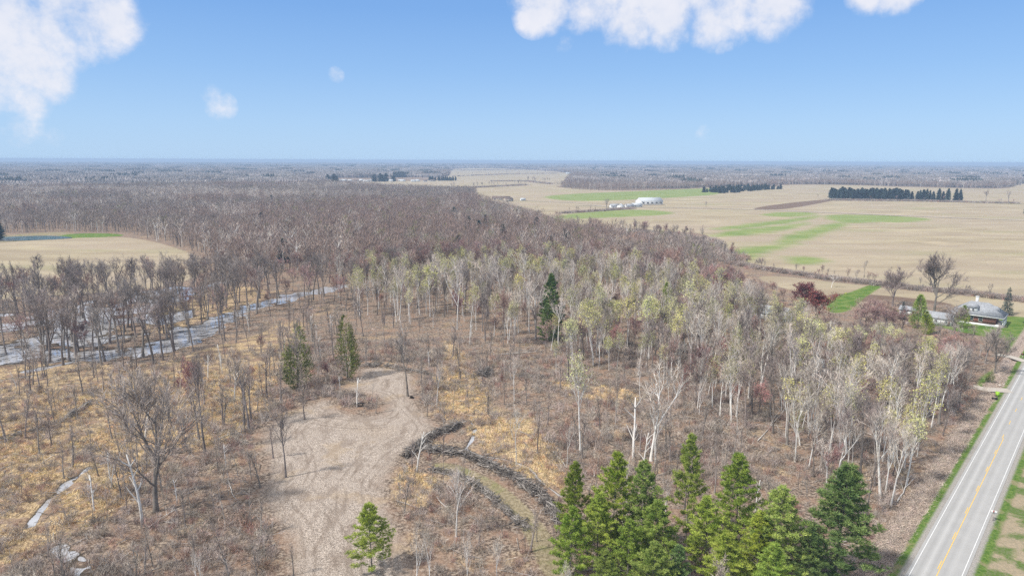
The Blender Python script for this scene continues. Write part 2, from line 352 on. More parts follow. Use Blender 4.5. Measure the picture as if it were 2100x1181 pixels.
def asphalt_material(name, base, side):
    m, nt, b = mat(name); B = NB(nt); p = B.pos()
    uv = nt.nodes.new('ShaderNodeAttribute'); uv.attribute_name = 'across'; u = uv.outputs['Fac']
    n = B.noise(18, 3, p, .7); n2 = B.noise(.25, 3, p)
    c = B.mix(n, tuple(x*.8 for x in base), tuple(x*1.2 for x in base))
    c = B.mix(B.m('MULTIPLY', B.step(n2, .35, .7), .3), c, tuple(x*1.25 for x in base))
    if side:   # wheel tracks worn paler or darker in each lane
        for u0, w, k, cc in ((-1.55, .45, .5, 1.45), (1.7, .5, .35, 1.3), (-2.4, .4, .35, .72), (-.75, .35, .35, .75), (.9, .4, .3, .8)):
            g = B.m('SUBTRACT', 1.0, B.m('DIVIDE', B.m('ABSOLUTE', B.m('SUBTRACT', u, u0)), w), clamp=True)
            c = B.mix(B.m('MULTIPLY', g, k), c, tuple(x*cc for x in base))
        c = B.mix(B.m('MULTIPLY', B.step(B.noise(.9, 5, B.stretch(p, (1, 1, 1)), .8), .62, .68), .35), c, tuple(x*.6 for x in base))
    nt.links.new(c, b.inputs['Base Color']); b.inputs['Roughness'].default_value = .9; b.inputs['Specular IOR Level'].default_value = .15
    return m

def water_material(name, deep, rough=.06):
    m, nt, b = mat(name); B = NB(nt); p = B.pos()
    n = B.noise(.5, 4, p)
    nt.links.new(B.mix(B.step(n, .35, .7), deep, tuple(x*1.25 for x in deep)), b.inputs['Base Color'])
    b.inputs['Roughness'].default_value = rough; b.inputs['Specular IOR Level'].default_value = .9; b.inputs['IOR'].default_value = 2.0
    bp = nt.nodes.new('ShaderNodeBump'); bp.inputs['Strength'].default_value = .03; bp.inputs['Distance'].default_value = .1
    nt.links.new(B.noise(1.3, 2, p), bp.inputs['Height']); nt.links.new(bp.outputs[0], b.inputs['Normal'])
    return m

M = {}
M['ground'] = ground_material()
M['asphalt'] = asphalt_material('asphalt', (.35, .345, .335), True)
M['track'] = asphalt_material('pale_track', (.44, .38, .31), False)
M['gravel'] = asphalt_material('gravel', (.42, .38, .33), False)
M['white_line'] = simple('white_line', (.66, .66, .65), .1, 6)
M['yellow_line'] = simple('yellow_line', (.72, .47, .10), .08, 5)
M['water'] = water_material('swamp_water', (.38, .375, .38), .025)
M['pond'] = water_material('pond_water', (.03, .12, .16), .15)
M['twig_tan'] = simple('twig_tan', (.46, .385, .32), .15, .3, objvar=.2, island=.3)
M['bark_grey'] = simple('bark_grey', (.24, .205, .18), .15, .6, objvar=.3)
M['twig_grey'] = simple('twig_grey', (.33, .275, .245), .18, .25, objvar=.28, island=.3)
M['bark_dark'] = simple('bark_dark', (.17, .145, .13), .15, .6, objvar=.25)
M['twig_maroon'] = simple('twig_maroon', (.34, .225, .195), .18, .25, objvar=.32, island=.3)
M['bark_pale'] = simple('bark_pale', (.58, .54, .48), .15, .8, col2=(.80, .78, .74), objvar=.18)
M['twig_pale'] = simple('twig_pale', (.55, .475, .40), .15, .3, objvar=.22, island=.3)
M['bud_green'] = simple('bud_green', (.52, .51, .19), .15, .4, objvar=.25, island=.3)
M['bud_red'] = simple('bud_red', (.42, .17, .15), .18, .4, objvar=.3, island=.35)
M['bud_crimson'] = simple('bud_crimson', (.27, .075, .075), .18, .4, objvar=.2, island=.35)
M['needle_bright'] = simple('needle_bright', (.17, .25, .04), .15, .5, col2=(.40, .47, .10), objvar=.2, island=.35, rough=.6)
M['needle_dark'] = simple('needle_dark', (.085, .155, .045), .15, .4, col2=(.19, .27, .07), objvar=.25, island=.3, rough=.65)
M['needle_blue'] = simple('needle_blue', (.025, .05, .045), .15, .4, col2=(.055, .085, .07), objvar=.2, island=.3, rough=.7)
M['cedar'] = simple('cedar_foliage', (.13, .16, .04), .15, .4, col2=(.24, .26, .08), objvar=.2, island=.35)
M['shrub'] = simple('shrub_twigs', (.44, .375, .325), .15, .3, objvar=.4, island=.4)
M['shrub_red'] = simple('shrub_red', (.42, .27, .22), .15, .3, objvar=.3, island=.4)
M['grass_gold'] = simple('grass_gold', (.70, .53, .31), .15, .5, objvar=.35, island=.3)
M['deadwood'] = simple('deadwood', (.15, .13, .115), .12, .7, col2=(.50, .46, .42), objvar=.45, island=.45)
M['bark_sap'] = simple('bark_sapling', (.34, .30, .26), .15, .6, objvar=.4)
M['pile_wood'] = simple('pile_wood', (.10, .085, .075), .12, .7, col2=(.34, .31, .28), island=.55)
M['deadwood_pale'] = simple('deadwood_pale', (.46, .43, .39), .12, .7, col2=(.62, .59, .55))
M['far_twig'] = simple('far_twig', (.35, .285, .245), .15, .1, objvar=.22, island=.15)
M['far_maroon'] = simple('far_maroon', (.35, .255, .21), .15, .1, objvar=.2, island=.15)
M['wall_white'] = simple('white_siding', (.74, .74, .72), .04, 1)
M['wall_tan'] = simple('tan_siding', (.48, .42, .34), .05, 1)
M['roof_grey'] = simple('grey_shingle', (.32, .33, .345), .1, 2)
M['roof_brown'] = simple('brown_shingle', (.16, .12, .10), .1, 2)
M['roof_white'] = simple('pale_metal_roof', (.50, .52, .53), .05, 1)
M['red_metal'] = simple('red_metal', (.38, .09, .07), .05, 1)
M['glass'] = simple('window_glass', (.03, .035, .04), .1, 1, rough=.15, spec=.6)
M['black'] = simple('black_plastic', (.02, .02, .02), .1, 3, rough=.5)
M['lime'] = simple('lime_plastic', (.35, .62, .05), .05, 3, rough=.5)
M['wood_dark'] = simple('dark_boards', (.045, .035, .028), .15, 3)
M['stone'] = simple('field_stone', (.32, .27, .25), .12, 2, col2=(.5, .42, .38))
def brick_mat():
    m, nt, b = mat('red_brick'); B = NB(nt); tc = nt.nodes.new('ShaderNodeTexCoord').outputs['Object']
    n = B.noise(2.0, 3, tc); n2 = B.noise(14, 2, tc)
    nt.links.new(B.mix(B.step(n2, .4, .62, .35), B.mix(n, (.25, .085, .06), (.36, .13, .09)), (.42, .30, .26)), b.inputs['Base Color'])
    b.inputs['Roughness'].default_value = .9; return m
M['brick'] = brick_mat()

# ------------------------------------------------------------------ mesh helper
class MB:
    def __init__(s): s.v = []; s.f = []; s.m = []
    def tri(s, a, b, c, m=0):
        n = len(s.v); s.v += [a, b, c]; s.f.append((n, n+1, n+2)); s.m.append(m)
    def quad(s, a, b, c, d, m=0):
        n = len(s.v); s.v += [a, b, c, d]; s.f.append((n, n+1, n+2, n+3)); s.m.append(m)
    def box(s, x0, x1, y0, y1, z0, z1, m=0, T=None):
        n = len(s.v); pts = [(x, y, z) for z in (z0, z1) for y in (y0, y1) for x in (x0, x1)]
        if T is not None: pts = [tuple(T @ Vector(p)) for p in pts]
        s.v += pts
        for f in ((0, 2, 3, 1), (4, 5, 7, 6), (0, 1, 5, 4), (2, 6, 7, 3), (0, 4, 6, 2), (1, 3, 7, 5)):
            s.f.append(tuple(n+i for i in f)); s.m.append(m)
    def tube(s, pts, rad, sides, m=0, cap=False):
        n0 = len(s.v); prev = None
        for i, p in enumerate(pts):
            d = (pts[min(i+1, len(pts)-1)]-pts[max(i-1, 0)])
            if d.length < 1e-9: d = Vector((0, 0, 1))
            d.normalize(); a = d.orthogonal() if prev is None else (prev-d*prev.dot(d))
            if a.length < 1e-6: a = d.orthogonal()
            a.normalize(); prev = a; b = d.cross(a)
            for k in range(sides):
                t = 2*math.pi*k/sides; s.v.append(tuple(p+(a*math.cos(t)+b*math.sin(t))*rad[i]))
        for i in range(len(pts)-1):
            for k in range(sides):
                k2 = (k+1) % sides
                s.f.append((n0+i*sides+k, n0+i*sides+k2, n0+(i+1)*sides+k2, n0+(i+1)*sides+k)); s.m.append(m)
        if cap:
            s.f.append(tuple(n0+k for k in range(sides))[::-1]); s.m.append(m)
            s.f.append(tuple(n0+(len(pts)-1)*sides+k for k in range(sides))); s.m.append(m)
    def blade(s, p, d, L, w, rng, m=0):        # a twig: one thin tapering triangle
        a = d.orthogonal().normalized(); a = a*math.cos(t := rng.random()*6.28)+d.cross(a)*math.sin(t)
        s.tri(tuple(p-a*w*.5), tuple(p+a*w*.5), tuple(p+d*L), m)
    def mesh(s, name, mats, smooth=False):
        me = bpy.data.meshes.new(name); v = np.array(s.v, np.float32).reshape(-1, 3)
        me.vertices.add(len(v)); me.vertices.foreach_set('co', v.ravel())
        ls = np.array([len(f) for f in s.f]); li = np.concatenate([np.array(f) for f in s.f]) if s.f else np.zeros(0, int)
        me.loops.add(len(li)); me.loops.foreach_set('vertex_index', li.astype(np.int32))
        me.polygons.add(len(ls)); me.polygons.foreach_set('loop_start', (np.cumsum(ls)-ls).astype(np.int32))
        me.polygons.foreach_set('material_index', np.array(s.m, np.int32))
        if smooth: me.polygons.foreach_set('use_smooth', np.ones(len(ls), bool))
        for m in mats: me.materials.append(M[m] if isinstance(m, str) else m)
        me.update(calc_edges=True); me.validate(); return me
def link(o): C.collection.objects.link(o); return o
def obj(name, mb, mats, parent=None, loc=None, smooth=False):
    me = mb.mesh(name, mats if isinstance(mats, (list, tuple)) else [mats], smooth) if isinstance(mb, MB) else mb
    o = link(bpy.data.objects.new(name, me))
    if parent is not None: o.parent = parent
    if loc is not None: o.location = loc
    return o
def tag(o, label=None, cat=None, group=None, kind=None):
    for k, v in (('label', label), ('category', cat), ('group', group), ('kind', kind)):
        if v: o[k] = v
    return o
def thing(name, label, cat, loc=(0, 0, 0), rz=0.0, group=None, scale=1.0):
    o = link(bpy.data.objects.new(name, None)); o.location = loc; o.rotation_euler = (0, 0, rz); o.scale = (scale,)*3
    o.empty_display_size = .5
    return tag(o, label, cat, group)

# ------------------------------------------------------------------ ground sheet
def build_ground():
    NA = 900; inv = np.linspace(1/42., 1/30000., 1350); rr = np.concatenate([[4., 12., 20., 28., 35.], 1/inv]); rr = np.append(rr, 40000.)
    aa = np.radians(np.linspace(-62, 62, NA)); NR = len(rr)
    X = (rr[:, None]*np.sin(aa)[None]).ravel(); Y = (rr[:, None]*np.cos(aa)[None]).ravel()
    Z = ground_h(X, Y)
    me = bpy.data.meshes.new('ground'); me.vertices.add(len(X)); me.vertices.foreach_set('co', np.stack([X, Y, Z], 1).astype(np.float32).ravel())
    i = np.arange((NR-1)*NA).reshape(NR-1, NA)[:, :-1].ravel()
    q = np.stack([i, i+NA, i+NA+1, i+1], 1).astype(np.int32)[:, ::-1]; n = len(q)
    me.loops.add(4*n); me.loops.foreach_set('vertex_index', np.ascontiguousarray(q).ravel())
    me.polygons.add(n); me.polygons.foreach_set('loop_start', np.arange(0, 4*n, 4, dtype=np.int32)); me.polygons.foreach_set('use_smooth', np.ones(n, bool))
    near = 30.
    za = np.stack([sd_union(X, Y, FIELD), sd_union(X, Y, GREEN), sd_union(X, Y, LAWN)], 1)
    wet = np.full(X.shape, -5.); k = np.where(np.hypot(X, Y) < 420)[0]; wet[k] = np.clip((WL+.22-Z[k])*7, -5, 5)
    zb = np.stack([sd_union(X, Y, CLEAR), sd_union(X, Y, GOLD), wet], 1)
    u, v = road_uv(X, Y)
    zc = np.stack([np.clip(u, -80, 80), sd_union(X, Y, PLOUGH), sd_union(X, Y, PATH)], 1)
    for nm, a in (('zone_a', za), ('zone_b', zb), ('zone_c', zc)):
        at = me.attributes.new(nm, 'FLOAT_VECTOR', 'POINT'); at.data.foreach_set('vector', a.astype(np.float32).ravel())
    me.materials.append(M['ground']); me.update(calc_edges=True)
    o = link(bpy.data.objects.new('ground', me)); tag(o, kind='structure')
build_ground()

def strip(name, pts, w, z, m, kind='structure', across=None, label=None, cat=None):
    pts = [Vector((p[0], p[1])) for p in pts]; mb = MB(); ac = []
    res = []
    for a, b in zip(pts[:-1], pts[1:]):
        n = max(1, int((b-a).length/12)); res += [a.lerp(b, i/n) for i in range(n)]
    res.append(pts[-1]); nn = 9
    for i, p in enumerate(res):
        d = (res[min(i+1, len(res)-1)]-res[max(i-1, 0)]).normalized(); nr = Vector((d.y, -d.x))
        for k in range(nn):
            t = -w/2+w*k/(nn-1); q = p+nr*t; mb.v.append((q.x, q.y, z)); ac.append(t)
    for i in range(len(res)-1):
        for k in range(nn-1): mb.f.append((i*nn+k, i*nn+k+1, (i+1)*nn+k+1, (i+1)*nn+k)); mb.m.append(0)
    o = obj(name, mb, m); at = o.data.attributes.new('across', 'FLOAT', 'POINT'); at.data.foreach_set('value', np.array(ac, np.float32))
    return tag(o, label, cat, kind=kind)
def flat_poly(name, pts, z, m, kind='structure'):
    mb = MB(); mb.v = [(float(p[0]), float(p[1]), z) for p in pts]; mb.f = [tuple(range(len(pts)))]; mb.m = [0]
    return tag(obj(name, mb, m), kind=kind)
def rp(u, v): return RMID+RNRM*u+RDIR*v
V0, V1 = -70, 420
ROAD_Z = .17
strip('road', [rp(0, V0), rp(0, V1)], LANE+1.0, ROAD_Z, 'asphalt')
strip('road_edge_line', [rp(-LANE/2, V0), rp(-LANE/2, V1)], .12, ROAD_Z+.012, 'white_line')
strip('road_edge_line', [rp(LANE/2, V0), rp(LANE/2, V1)], .12, ROAD_Z+.012, 'white_line')
# yellow centre line: solid beside dashes near the camera, dashes only farther on
yend = float((np.array(P(2056, 899))-RMID)@RDIR); mb = MB()
def dash(mb, u, v0, v1, w=.13):
    a, b, c, d = rp(u-w/2, v0), rp(u+w/2, v0), rp(u+w/2, v1), rp(u-w/2, v1)
    mb.quad(*[(float(q[0]), float(q[1]), ROAD_Z+.012) for q in (a, b, c, d)])
dash(mb, .14, V0, yend)
v = V0+2
while v < V1: dash(mb, -.14, v, v+3.2); v += 12.2
tag(obj('centre_line', mb, 'yellow_line'), kind='structure')
strip('highway', [P(1180, 421), P(1250, 424), P(1450, 427.5), P(1530, 429.5), P(1700, 436.5), P(1900, 445), P(2100, 452.5), P(2500, 468)], 8, .35, 'track')
strip('field_track', [P(985, 410), P(1060, 411), P(1180, 417), P(1250, 424)], 5, .32, 'track')
strip('driveway', [rp(-LANE/2-.3, float((np.array(P(2060, 800))-RMID)@RDIR)), P(2020, 799), P(1975, 790), P(1900, 765)], 4.2, .2, 'gravel')
strip('driveway', [rp(-LANE/2-.3, float((np.array(P(2100, 742))-RMID)@RDIR)), P(2075, 733), P(2045, 728)], 3.6, .2, 'gravel')
wpts = poly([(-500, 790), (700, 1500), (1500, 1100), (1200, 900), (900, 560), (-500, 560)], 0)
flat_poly('swamp_water', wpts, WL, 'water'); flat_poly('pond', POND*1.0, -.5, 'pond')
c0 = POND.mean(0)
for i in range(len(POND)): pass

# ------------------------------------------------------------------ trees
def path(p, d, L, n, wob, up, rng):
    pts = [p.copy()]; d = d.normalized()
    for i in range(n):
        d = (d+Vector((rng.gauss(0, wob), rng.gauss(0, wob), rng.gauss(0, wob*.6)+up))).normalized()
        pts.append(pts[-1]+d*(L/n))
    return pts
def turn(d, ang, az):
    a = d.orthogonal().normalized(); b = d.cross(a)
    return (d*math.cos(ang)+(a*math.cos(az)+b*math.sin(az))*math.sin(ang)).normalized()
def taper(r0, r1, n): return [r0+(r1-r0)*i/n for i in range(n+1)]

def broadleaf(rng, h=20., bole=.4, spread=.34, limbs=9, sub=5, subsub=4, twigs=6, tw=.045, tl=1.1, r0=.22, forks=1, budn=0, buds=.2, lean=0.0, ang=.65, narrow=False, thick=1.0):
    """trunk and crown meshes. materials: 0 bark, 1 twig, 2 bud"""
    T, Cw = MB(), MB()
    d0 = Vector((math.sin(lean), 0, math.cos(lean)))
    top = h*(.82 if narrow else .7)
    tp = path(Vector((0, 0, -.3)), d0, top, 9, .035, .02, rng); T.tube(tp, [r0*(1-.80*i/9)+(.09*r0*4 if i == 0 else 0) for i in range(10)], 6)
    stems = [(tp, r0)]
    for k in range(forks-1):
        i = rng.randint(3, 5); az = rng.random()*6.28
        fp = path(tp[i], turn(d0, .38, az), h*.42, 6, .05, .09, rng); T.tube(fp, taper(r0*.6, r0*.16, 6), 5); stems.append((fp, r0*.6))
    ga = rng.random()*6.28
    for li in range(limbs):
        sp, sr = stems[li % len(stems)]; f = bole+(1-bole)*((li+.5)/limbs)**.9 if sp is tp else .15+.85*rng.random()
        x = f*(len(sp)-1); i = min(int(x), len(sp)-2); p = sp[i].lerp(sp[i+1], x-i)
        ga += 2.4+rng.uniform(-.4, .4)
        a = ang*(1.15-.65*f)*rng.uniform(.8, 1.2)
        L = h*spread*(1.12-.62*f)*rng.uniform(.8, 1.2)
        if narrow: L *= .8
        lp = path(p, turn(Vector((0, 0, 1)), a, ga), L, 5, .10, .07, rng); lr = sr*.42*(1.1-.5*f)
        T.tube(lp, taper(lr, lr*.2, 5), 4)
        for si in range(sub):
            x = (.22+.78*(si+.6)/sub)*(len(lp)-1); i = min(int(x), len(lp)-2); q = lp[i].lerp(lp[i+1], x-i)
            dl = (lp[i+1]-lp[i]).normalized()
            s2 = path(q, turn(dl, rng.uniform(.45, .9), rng.random()*6.28)+Vector((0, 0, .25)), L*.44*rng.uniform(.7, 1.2), 3, .13, .05, rng)
            Cw.tube(s2, taper(lr*.42*thick, lr*.16*thick, 3), 3)
            for ki in range(subsub):
                x = (.25+.75*(ki+1)/subsub)*3; i = min(int(x), 2); q2 = s2[i].lerp(s2[i+1], min(1, x-i)); d2 = (s2[i+1]-s2[i]).normalized()
                d3 = (turn(d2, rng.uniform(.3, .9), rng.random()*6.28)+Vector((0, 0, .2))).normalized(); L3 = L*.22*rng.uniform(.6, 1.3)
                Cw.blade(q2, d3, L3, tw*1.7*thick, rng, 1)
                for ti in range(twigs):
                    q3 = q2+d3*L3*rng.uniform(.2, 1); d4 = (turn(d3, rng.uniform(.3, .9), rng.random()*6.28)+Vector((0, 0, .15))).normalized()
                    l4 = tl*rng.uniform(.5, 1.2); Cw.blade(q3, d4, l4, tw, rng, 1)
                    if budn and rng.random() < budn:
                        e = q3+d4*l4*rng.uniform(.5, 1); s_ = buds*rng.uniform(.6, 1.3)
                        u = Vector((rng.gauss(0, 1), rng.gauss(0, 1), rng.gauss(0, 1))).normalized(); w_ = u.orthogonal().normalized()
                        Cw.quad(tuple(e-u*s_*.5), tuple(e+w_*s_*.4), tuple(e+u*s_*.5), tuple(e-w_*s_*.4), 2)
    return T, Cw

def pine(rng, h=20., w=5.0, tuft=1.0, dens=1.0, irregular=.3, base=.12, droop=-.05, clump=14, bl=.45):
    """white pine: whorls of limbs carrying upturned tufts of needles. materials: 0 bark 1 needles"""
    T, Cw = MB(), MB()
    tp = path(Vector((0, 0, -.3)), Vector((0, 0, 1)), h, 10, .012, .02, rng); r0 = h*.012
    T.tube(tp, taper(r0, .02, 10), 6)
    z = base*h; lv = 0
    while z < h*.99:
        f = (z-base*h)/(h*(1-base)); prof = (1-f**1.6)**.8*(.45+.55*min(1, f*4+.35))*(1-.25*f)
        n = rng.randint(4, 6); a0 = rng.random()*6.28
        for k in range(n):
            if rng.random() > (.93 if f > .35 else .72): continue
            L = w*prof*rng.uniform(1-irregular, 1+irregular*.7)+.35; az = a0+k*6.28/n+rng.uniform(-.3, .3)
            d = Vector((math.cos(az), math.sin(az), .15+.5*f+droop))
            bp = path(Vector((tp[min(10, int(z/h*10))].x, tp[min(10, int(z/h*10))].y, z)), d, L, 4, .05, .05, rng)
            T.tube(bp, taper(.05, .012, 4), 3)
            nt = max(3, int(L*3.4*dens)); L_ = L
            for j in range(nt):
                x = (.25+.75*((j+rng.random())/nt)**.7)*4; i = min(int(x), 3); q = bp[i].lerp(bp[i+1], min(1, x-i))
                lat = (1.05-x/4*.55)*L*.23
                c = q+Vector((rng.uniform(-lat, lat), rng.uniform(-lat, lat), rng.uniform(-.02, .28)))
                for t in range(clump):
                    u = Vector((rng.gauss(0, .8)+d.x*.5, rng.gauss(0, .8)+d.y*.5, abs(rng.gauss(.5, .5)))).normalized()
                    Cw.blade(c+u*rng.uniform(0, .22), u, bl*rng.uniform(.6, 1.2)*tuft, .085*tuft, rng, 1)
        z += h*.046*rng.uniform(.75, 1.3)*(1.0 if f < .7 else .75); lv += 1
    return T, Cw

def spruce(rng, h=14., w=3.2, rows=26, bladew=.28, bladel=.9, per=26):
    T, Cw = MB(), MB(); T.tube([Vector((0, 0, -.2)), Vector((0, 0, h*.95))], [h*.014, .02], 5)
    for r in range(rows):
        f = r/rows; z = h*(.05+.94*f); L = w*(1-f)**.85*(rng.uniform(.85, 1.1))+.12; n = max(5, int(per*(1-f*.75)))
        for k in range(n):
            az = rng.random()*6.28; d = Vector((math.cos(az), math.sin(az), -.32+.45*f)).normalized(); Lk = L*rng.uniform(.75, 1.12)
            for j in range(3):
                q = Vector((0, 0, z+rng.uniform(-.2, .2)))+d*Lk*(.25+.27*j)
                u = (d+Vector((rng.gauss(0, .35), rng.gauss(0, .35), rng.gauss(.1, .2)))).normalized()
                Cw.blade(q, u, bladel*rng.uniform(.6, 1.2)*(1-.4*f), bladew, rng, 1)
    return T, Cw

def bushy(rng, h=7., w=3.5, cnt=1500, bw=.3, bl=.5, base=0.0, conical=.5):
    T, Cw = MB(), MB(); T.tube([Vector((0, 0, -.2)), Vector((0, 0, h*.6))], [h*.015+.03, .03], 5)
    lobes = [(rng.uniform(0, 6.28), rng.uniform(base+.1, .95)) for _ in range(9)]
    for i in range(cnt):
        la, lf = rng.choice(lobes); f = min(1, max(base, lf+rng.gauss(0, .12))); rad = w*((1-f)**conical*.95+.05)*min(1, .35+f*3)
        az = la+rng.gauss(0, .75); rr = rad*rng.uniform(.35, 1.0); q = Vector((math.cos(az)*rr, math.sin(az)*rr, h*f))
        u = (Vector((math.cos(az), math.sin(az), .8))+Vector((rng.gauss(0, .5), rng.gauss(0, .5), rng.gauss(0, .5)))).normalized()
        Cw.blade(q, u, bl*rng.uniform(.6, 1.3), bw, rng, 1)
    return T, Cw

def sapling(rng, h=7., n=5, tw=.03, r0=.07, twig=2):
    T, Cw = MB(), MB(); tp = path(Vector((0, 0, -.2)), Vector((rng.gauss(0, .1), rng.gauss(0, .1), 1)), h, 6, .05, .02, rng)
    T.tube(tp, taper(r0, .012, 6), 4)
    for k in range(n*3):
        x = (.3+.7*rng.random())*6; i = min(int(x), 5); q = tp[i].lerp(tp[i+1], x-i)
        d = turn(Vector((0, 0, 1)), rng.uniform(.3, .8), rng.random()*6.28); L = h*.16*rng.uniform(.6, 1.3); Cw.blade(q, d, L, tw*1.4, rng, 1)
        for t in range(twig): Cw.blade(q+d*L*rng.uniform(.3, .9), turn(d, rng.uniform(.2, .8), rng.random()*6.28), L*.5, tw, rng, 1)
    return T, Cw

def snag(rng, h=9., r0=.19, n=7):
    T = MB(); tp = path(Vector((0, 0, -.2)), Vector((rng.gauss(0, .04), rng.gauss(0, .04), 1)), h, 6, .04, .03, rng); T.tube(tp, taper(r0, r0*.4, 6), 6, cap=True)
    Cw = MB()
    for k in range(n):
        i = rng.randint(2, 5); bp = path(tp[i], turn(Vector((0, 0, 1)), rng.uniform(.4, .8), rng.random()*6.28), h*.3*rng.uniform(.5, 1), 4, .12, .05, rng); Cw.tube(bp, taper(r0*.5, .03, 4), 4)
    return T, Cw

def far_tree(rng, h=16., w=4.2, bole=.3, nb=70, bw=.17, bl=2.6, r0=.2, buds=0):
    mb = MB(); tp = path(Vector((0, 0, -.3)), Vector((0, 0, 1)), h*.7, 3, .03, .02, rng); mb.tube(tp, taper(r0, r0*.3, 3), 3, 0)
    for k in range(8):
        p = Vector((0, 0, h*rng.uniform(bole, .6))); az = rng.random()*6.28; a = rng.uniform(.3, .75)
        mb.blade(p, turn(Vector((0, 0, 1)), a, az), h*rng.uniform(.3, .45), r0*.9, rng, 0)
    for k in range(nb):
        az = rng.random()*6.28; f = rng.uniform(0, 1)**.7; z = h*(bole+(.92-bole)*f); rad = w*math.sqrt(max(.02, 1-(2*f-.85)**2*.7))*math.sqrt(rng.uniform(.05, 1))
        q = Vector((math.cos(az)*rad*.8, math.sin(az)*rad*.8, z*.94)); u = (Vector((math.cos(az)*.5, math.sin(az)*.5, .9))+Vector((rng.gauss(0, .25), rng.gauss(0, .25), rng.gauss(0, .2)))).normalized()
        mb.blade(q, u, bl*rng.uniform(.5, 1.2), bw, rng, 1)
        if rng.random() < buds: mb.blade(q+u, turn(u, .5, az), .6, .5, rng, 1)
    return mb

HID = bpy.data.collections.new('prototypes')     # source meshes only, never linked to the scene
def protos(fn, n, seed, mats, **kw):
    out = []
    for i in range(n):
        rng = random.Random(seed*100+i); k = {a: (b(rng) if callable(b) else b) for a, b in kw.items()}
        T, Cw = fn(rng, **k); out.append((T.mesh('trunk', mats), Cw.mesh('crown', mats), k.get('h', 20.)))
    return out
U = lambda a, b: (lambda r: r.uniform(a, b))
PR = {}
PR['bare'] = protos(broadleaf, 6, 1, ['bark_grey', 'twig_grey'], h=20., bole=U(.35, .5), spread=U(.26, .36), limbs=10, sub=5, subsub=4, twigs=6, tw=.05, forks=2, r0=.32)
PR['bare_tall'] = protos(broadleaf, 5, 2, ['bark_grey', 'twig_grey'], h=20., bole=U(.5, .62), spread=U(.24, .32), limbs=9, sub=5, subsub=4, twigs=5, tw=.05, r0=.30, ang=.6, thick=1.1)
PR['thin'] = protos(broadleaf, 6, 19, ['bark_grey', 'twig_tan'], h=20., bole=U(.3, .5), spread=U(.2, .3), limbs=9, sub=4, subsub=3, twigs=3, tw=.07, tl=1.3, r0=.33, ang=.5, thick=1.2)
PR['maroon'] = protos(broadleaf, 6, 3, ['bark_dark', 'twig_maroon'], h=18., bole=U(.35, .5), spread=U(.27, .36), limbs=10, sub=5, subsub=5, twigs=7, tw=.055, r0=.2, forks=2)
PR['aspen'] = protos(broadleaf, 7, 4, ['bark_pale', 'twig_pale'], h=19., bole=U(.42, .6), spread=U(.25, .36), limbs=9, sub=5, subsub=4, twigs=4, tw=.045, thick=1.5, r0=U(.18, .26), ang=.55, lean=U(-.05, .09), forks=lambda r: r.choice([1, 2, 2]))
PR['budding'] = protos(broadleaf, 6, 5, ['bark_pale', 'twig_pale', 'bud_green'], h=19., bole=U(.42, .56), spread=U(.24, .33), limbs=9, sub=5, subsub=4, twigs=5, tw=.04, thick=1.4, r0=U(.16, .22), ang=.55, budn=.9, buds=.27, lean=U(-.03, .05))
PR['redtree'] = protos(broadleaf, 4, 6, ['bark_grey', 'twig_maroon', 'bud_red'], h=14., bole=U(.28, .38), spread=U(.33, .4), limbs=12, sub=6, subsub=5, twigs=6, tw=.04, r0=.16, budn=.55, buds=.2, forks=2)
PR['maple'] = protos(broadleaf, 3, 16, ['bark_dark', 'twig_maroon', 'bud_crimson'], h=14., bole=.26, spread=U(.34, .4), limbs=13, sub=6, subsub=5, twigs=6, tw=.045, r0=.2, budn=.95, buds=.34, forks=2)
PR['spread'] = protos(broadleaf, 3, 7, ['bark_grey', 'twig_grey'], h=16., bole=.28, spread=.46, limbs=13, sub=7, subsub=6, twigs=10, tw=.055, r0=.34, forks=3, ang=.95)
PR['oak'] = protos(broadleaf, 2, 17, ['bark_grey', 'twig_tan'], h=16., bole=.26, spread=.42, limbs=14, sub=7, subsub=6, twigs=9, tw=.055, r0=.34, forks=3, ang=.85)
PR['sapling'] = protos(sapling, 6, 8, ['bark_sap', 'shrub'], h=7., tw=.04, twig=3)
PR['snag'] = protos(snag, 4, 9, ['bark_pale', 'bark_pale'], h=9.)
PR['pine'] = protos(pine, 5, 10, ['bark_grey', 'needle_bright'], h=20., w=U(5.5, 6.5), tuft=1.2, dens=2.0, irregular=.35)
PR['pine_dark'] = protos(pine, 3, 11, ['bark_dark', 'needle_dark'], h=20., w=U(5.4, 6.0), base=.08, tuft=1.3, dens=1.9)
PR['bigpine'] = protos(pine, 2, 14, ['bark_grey', 'needle_dark'], h=25., w=7.0, base=.05, tuft=1.6, clump=14, dens=1.6)
PR['spruce'] = protos(spruce, 3, 12, ['bark_dark', 'needle_blue'], h=14.)
PR['juniper'] = protos(bushy, 3, 18, ['bark_grey', 'needle_bright'], h=10., w=3.2, cnt=2600, bw=.17, bl=.65, conical=.6)
PR['cedar'] = protos(bushy, 3, 13, ['bark_grey', 'cedar'], h=10., w=3.0, cnt=1900, bw=.13, bl=.6)
NAMES = {'juniper': 'cedar_tree', 'thin': 'bare_tree', 'maple': 'red_maple', 'oak': 'spreading_tree', 'bare': 'bare_tree', 'bare_tall': 'bare_tree', 'maroon': 'maroon_tree', 'aspen': 'pale_tree', 'budding': 'budding_tree', 'redtree': 'red_tree', 'spread': 'spreading_tree', 'sapling': 'sapling', 'snag': 'dead_tree', 'pine': 'pine_tree', 'pine_dark': 'pine_tree', 'bigpine': 'pine_tree', 'spruce': 'spruce_tree', 'cedar': 'cedar_tree'}
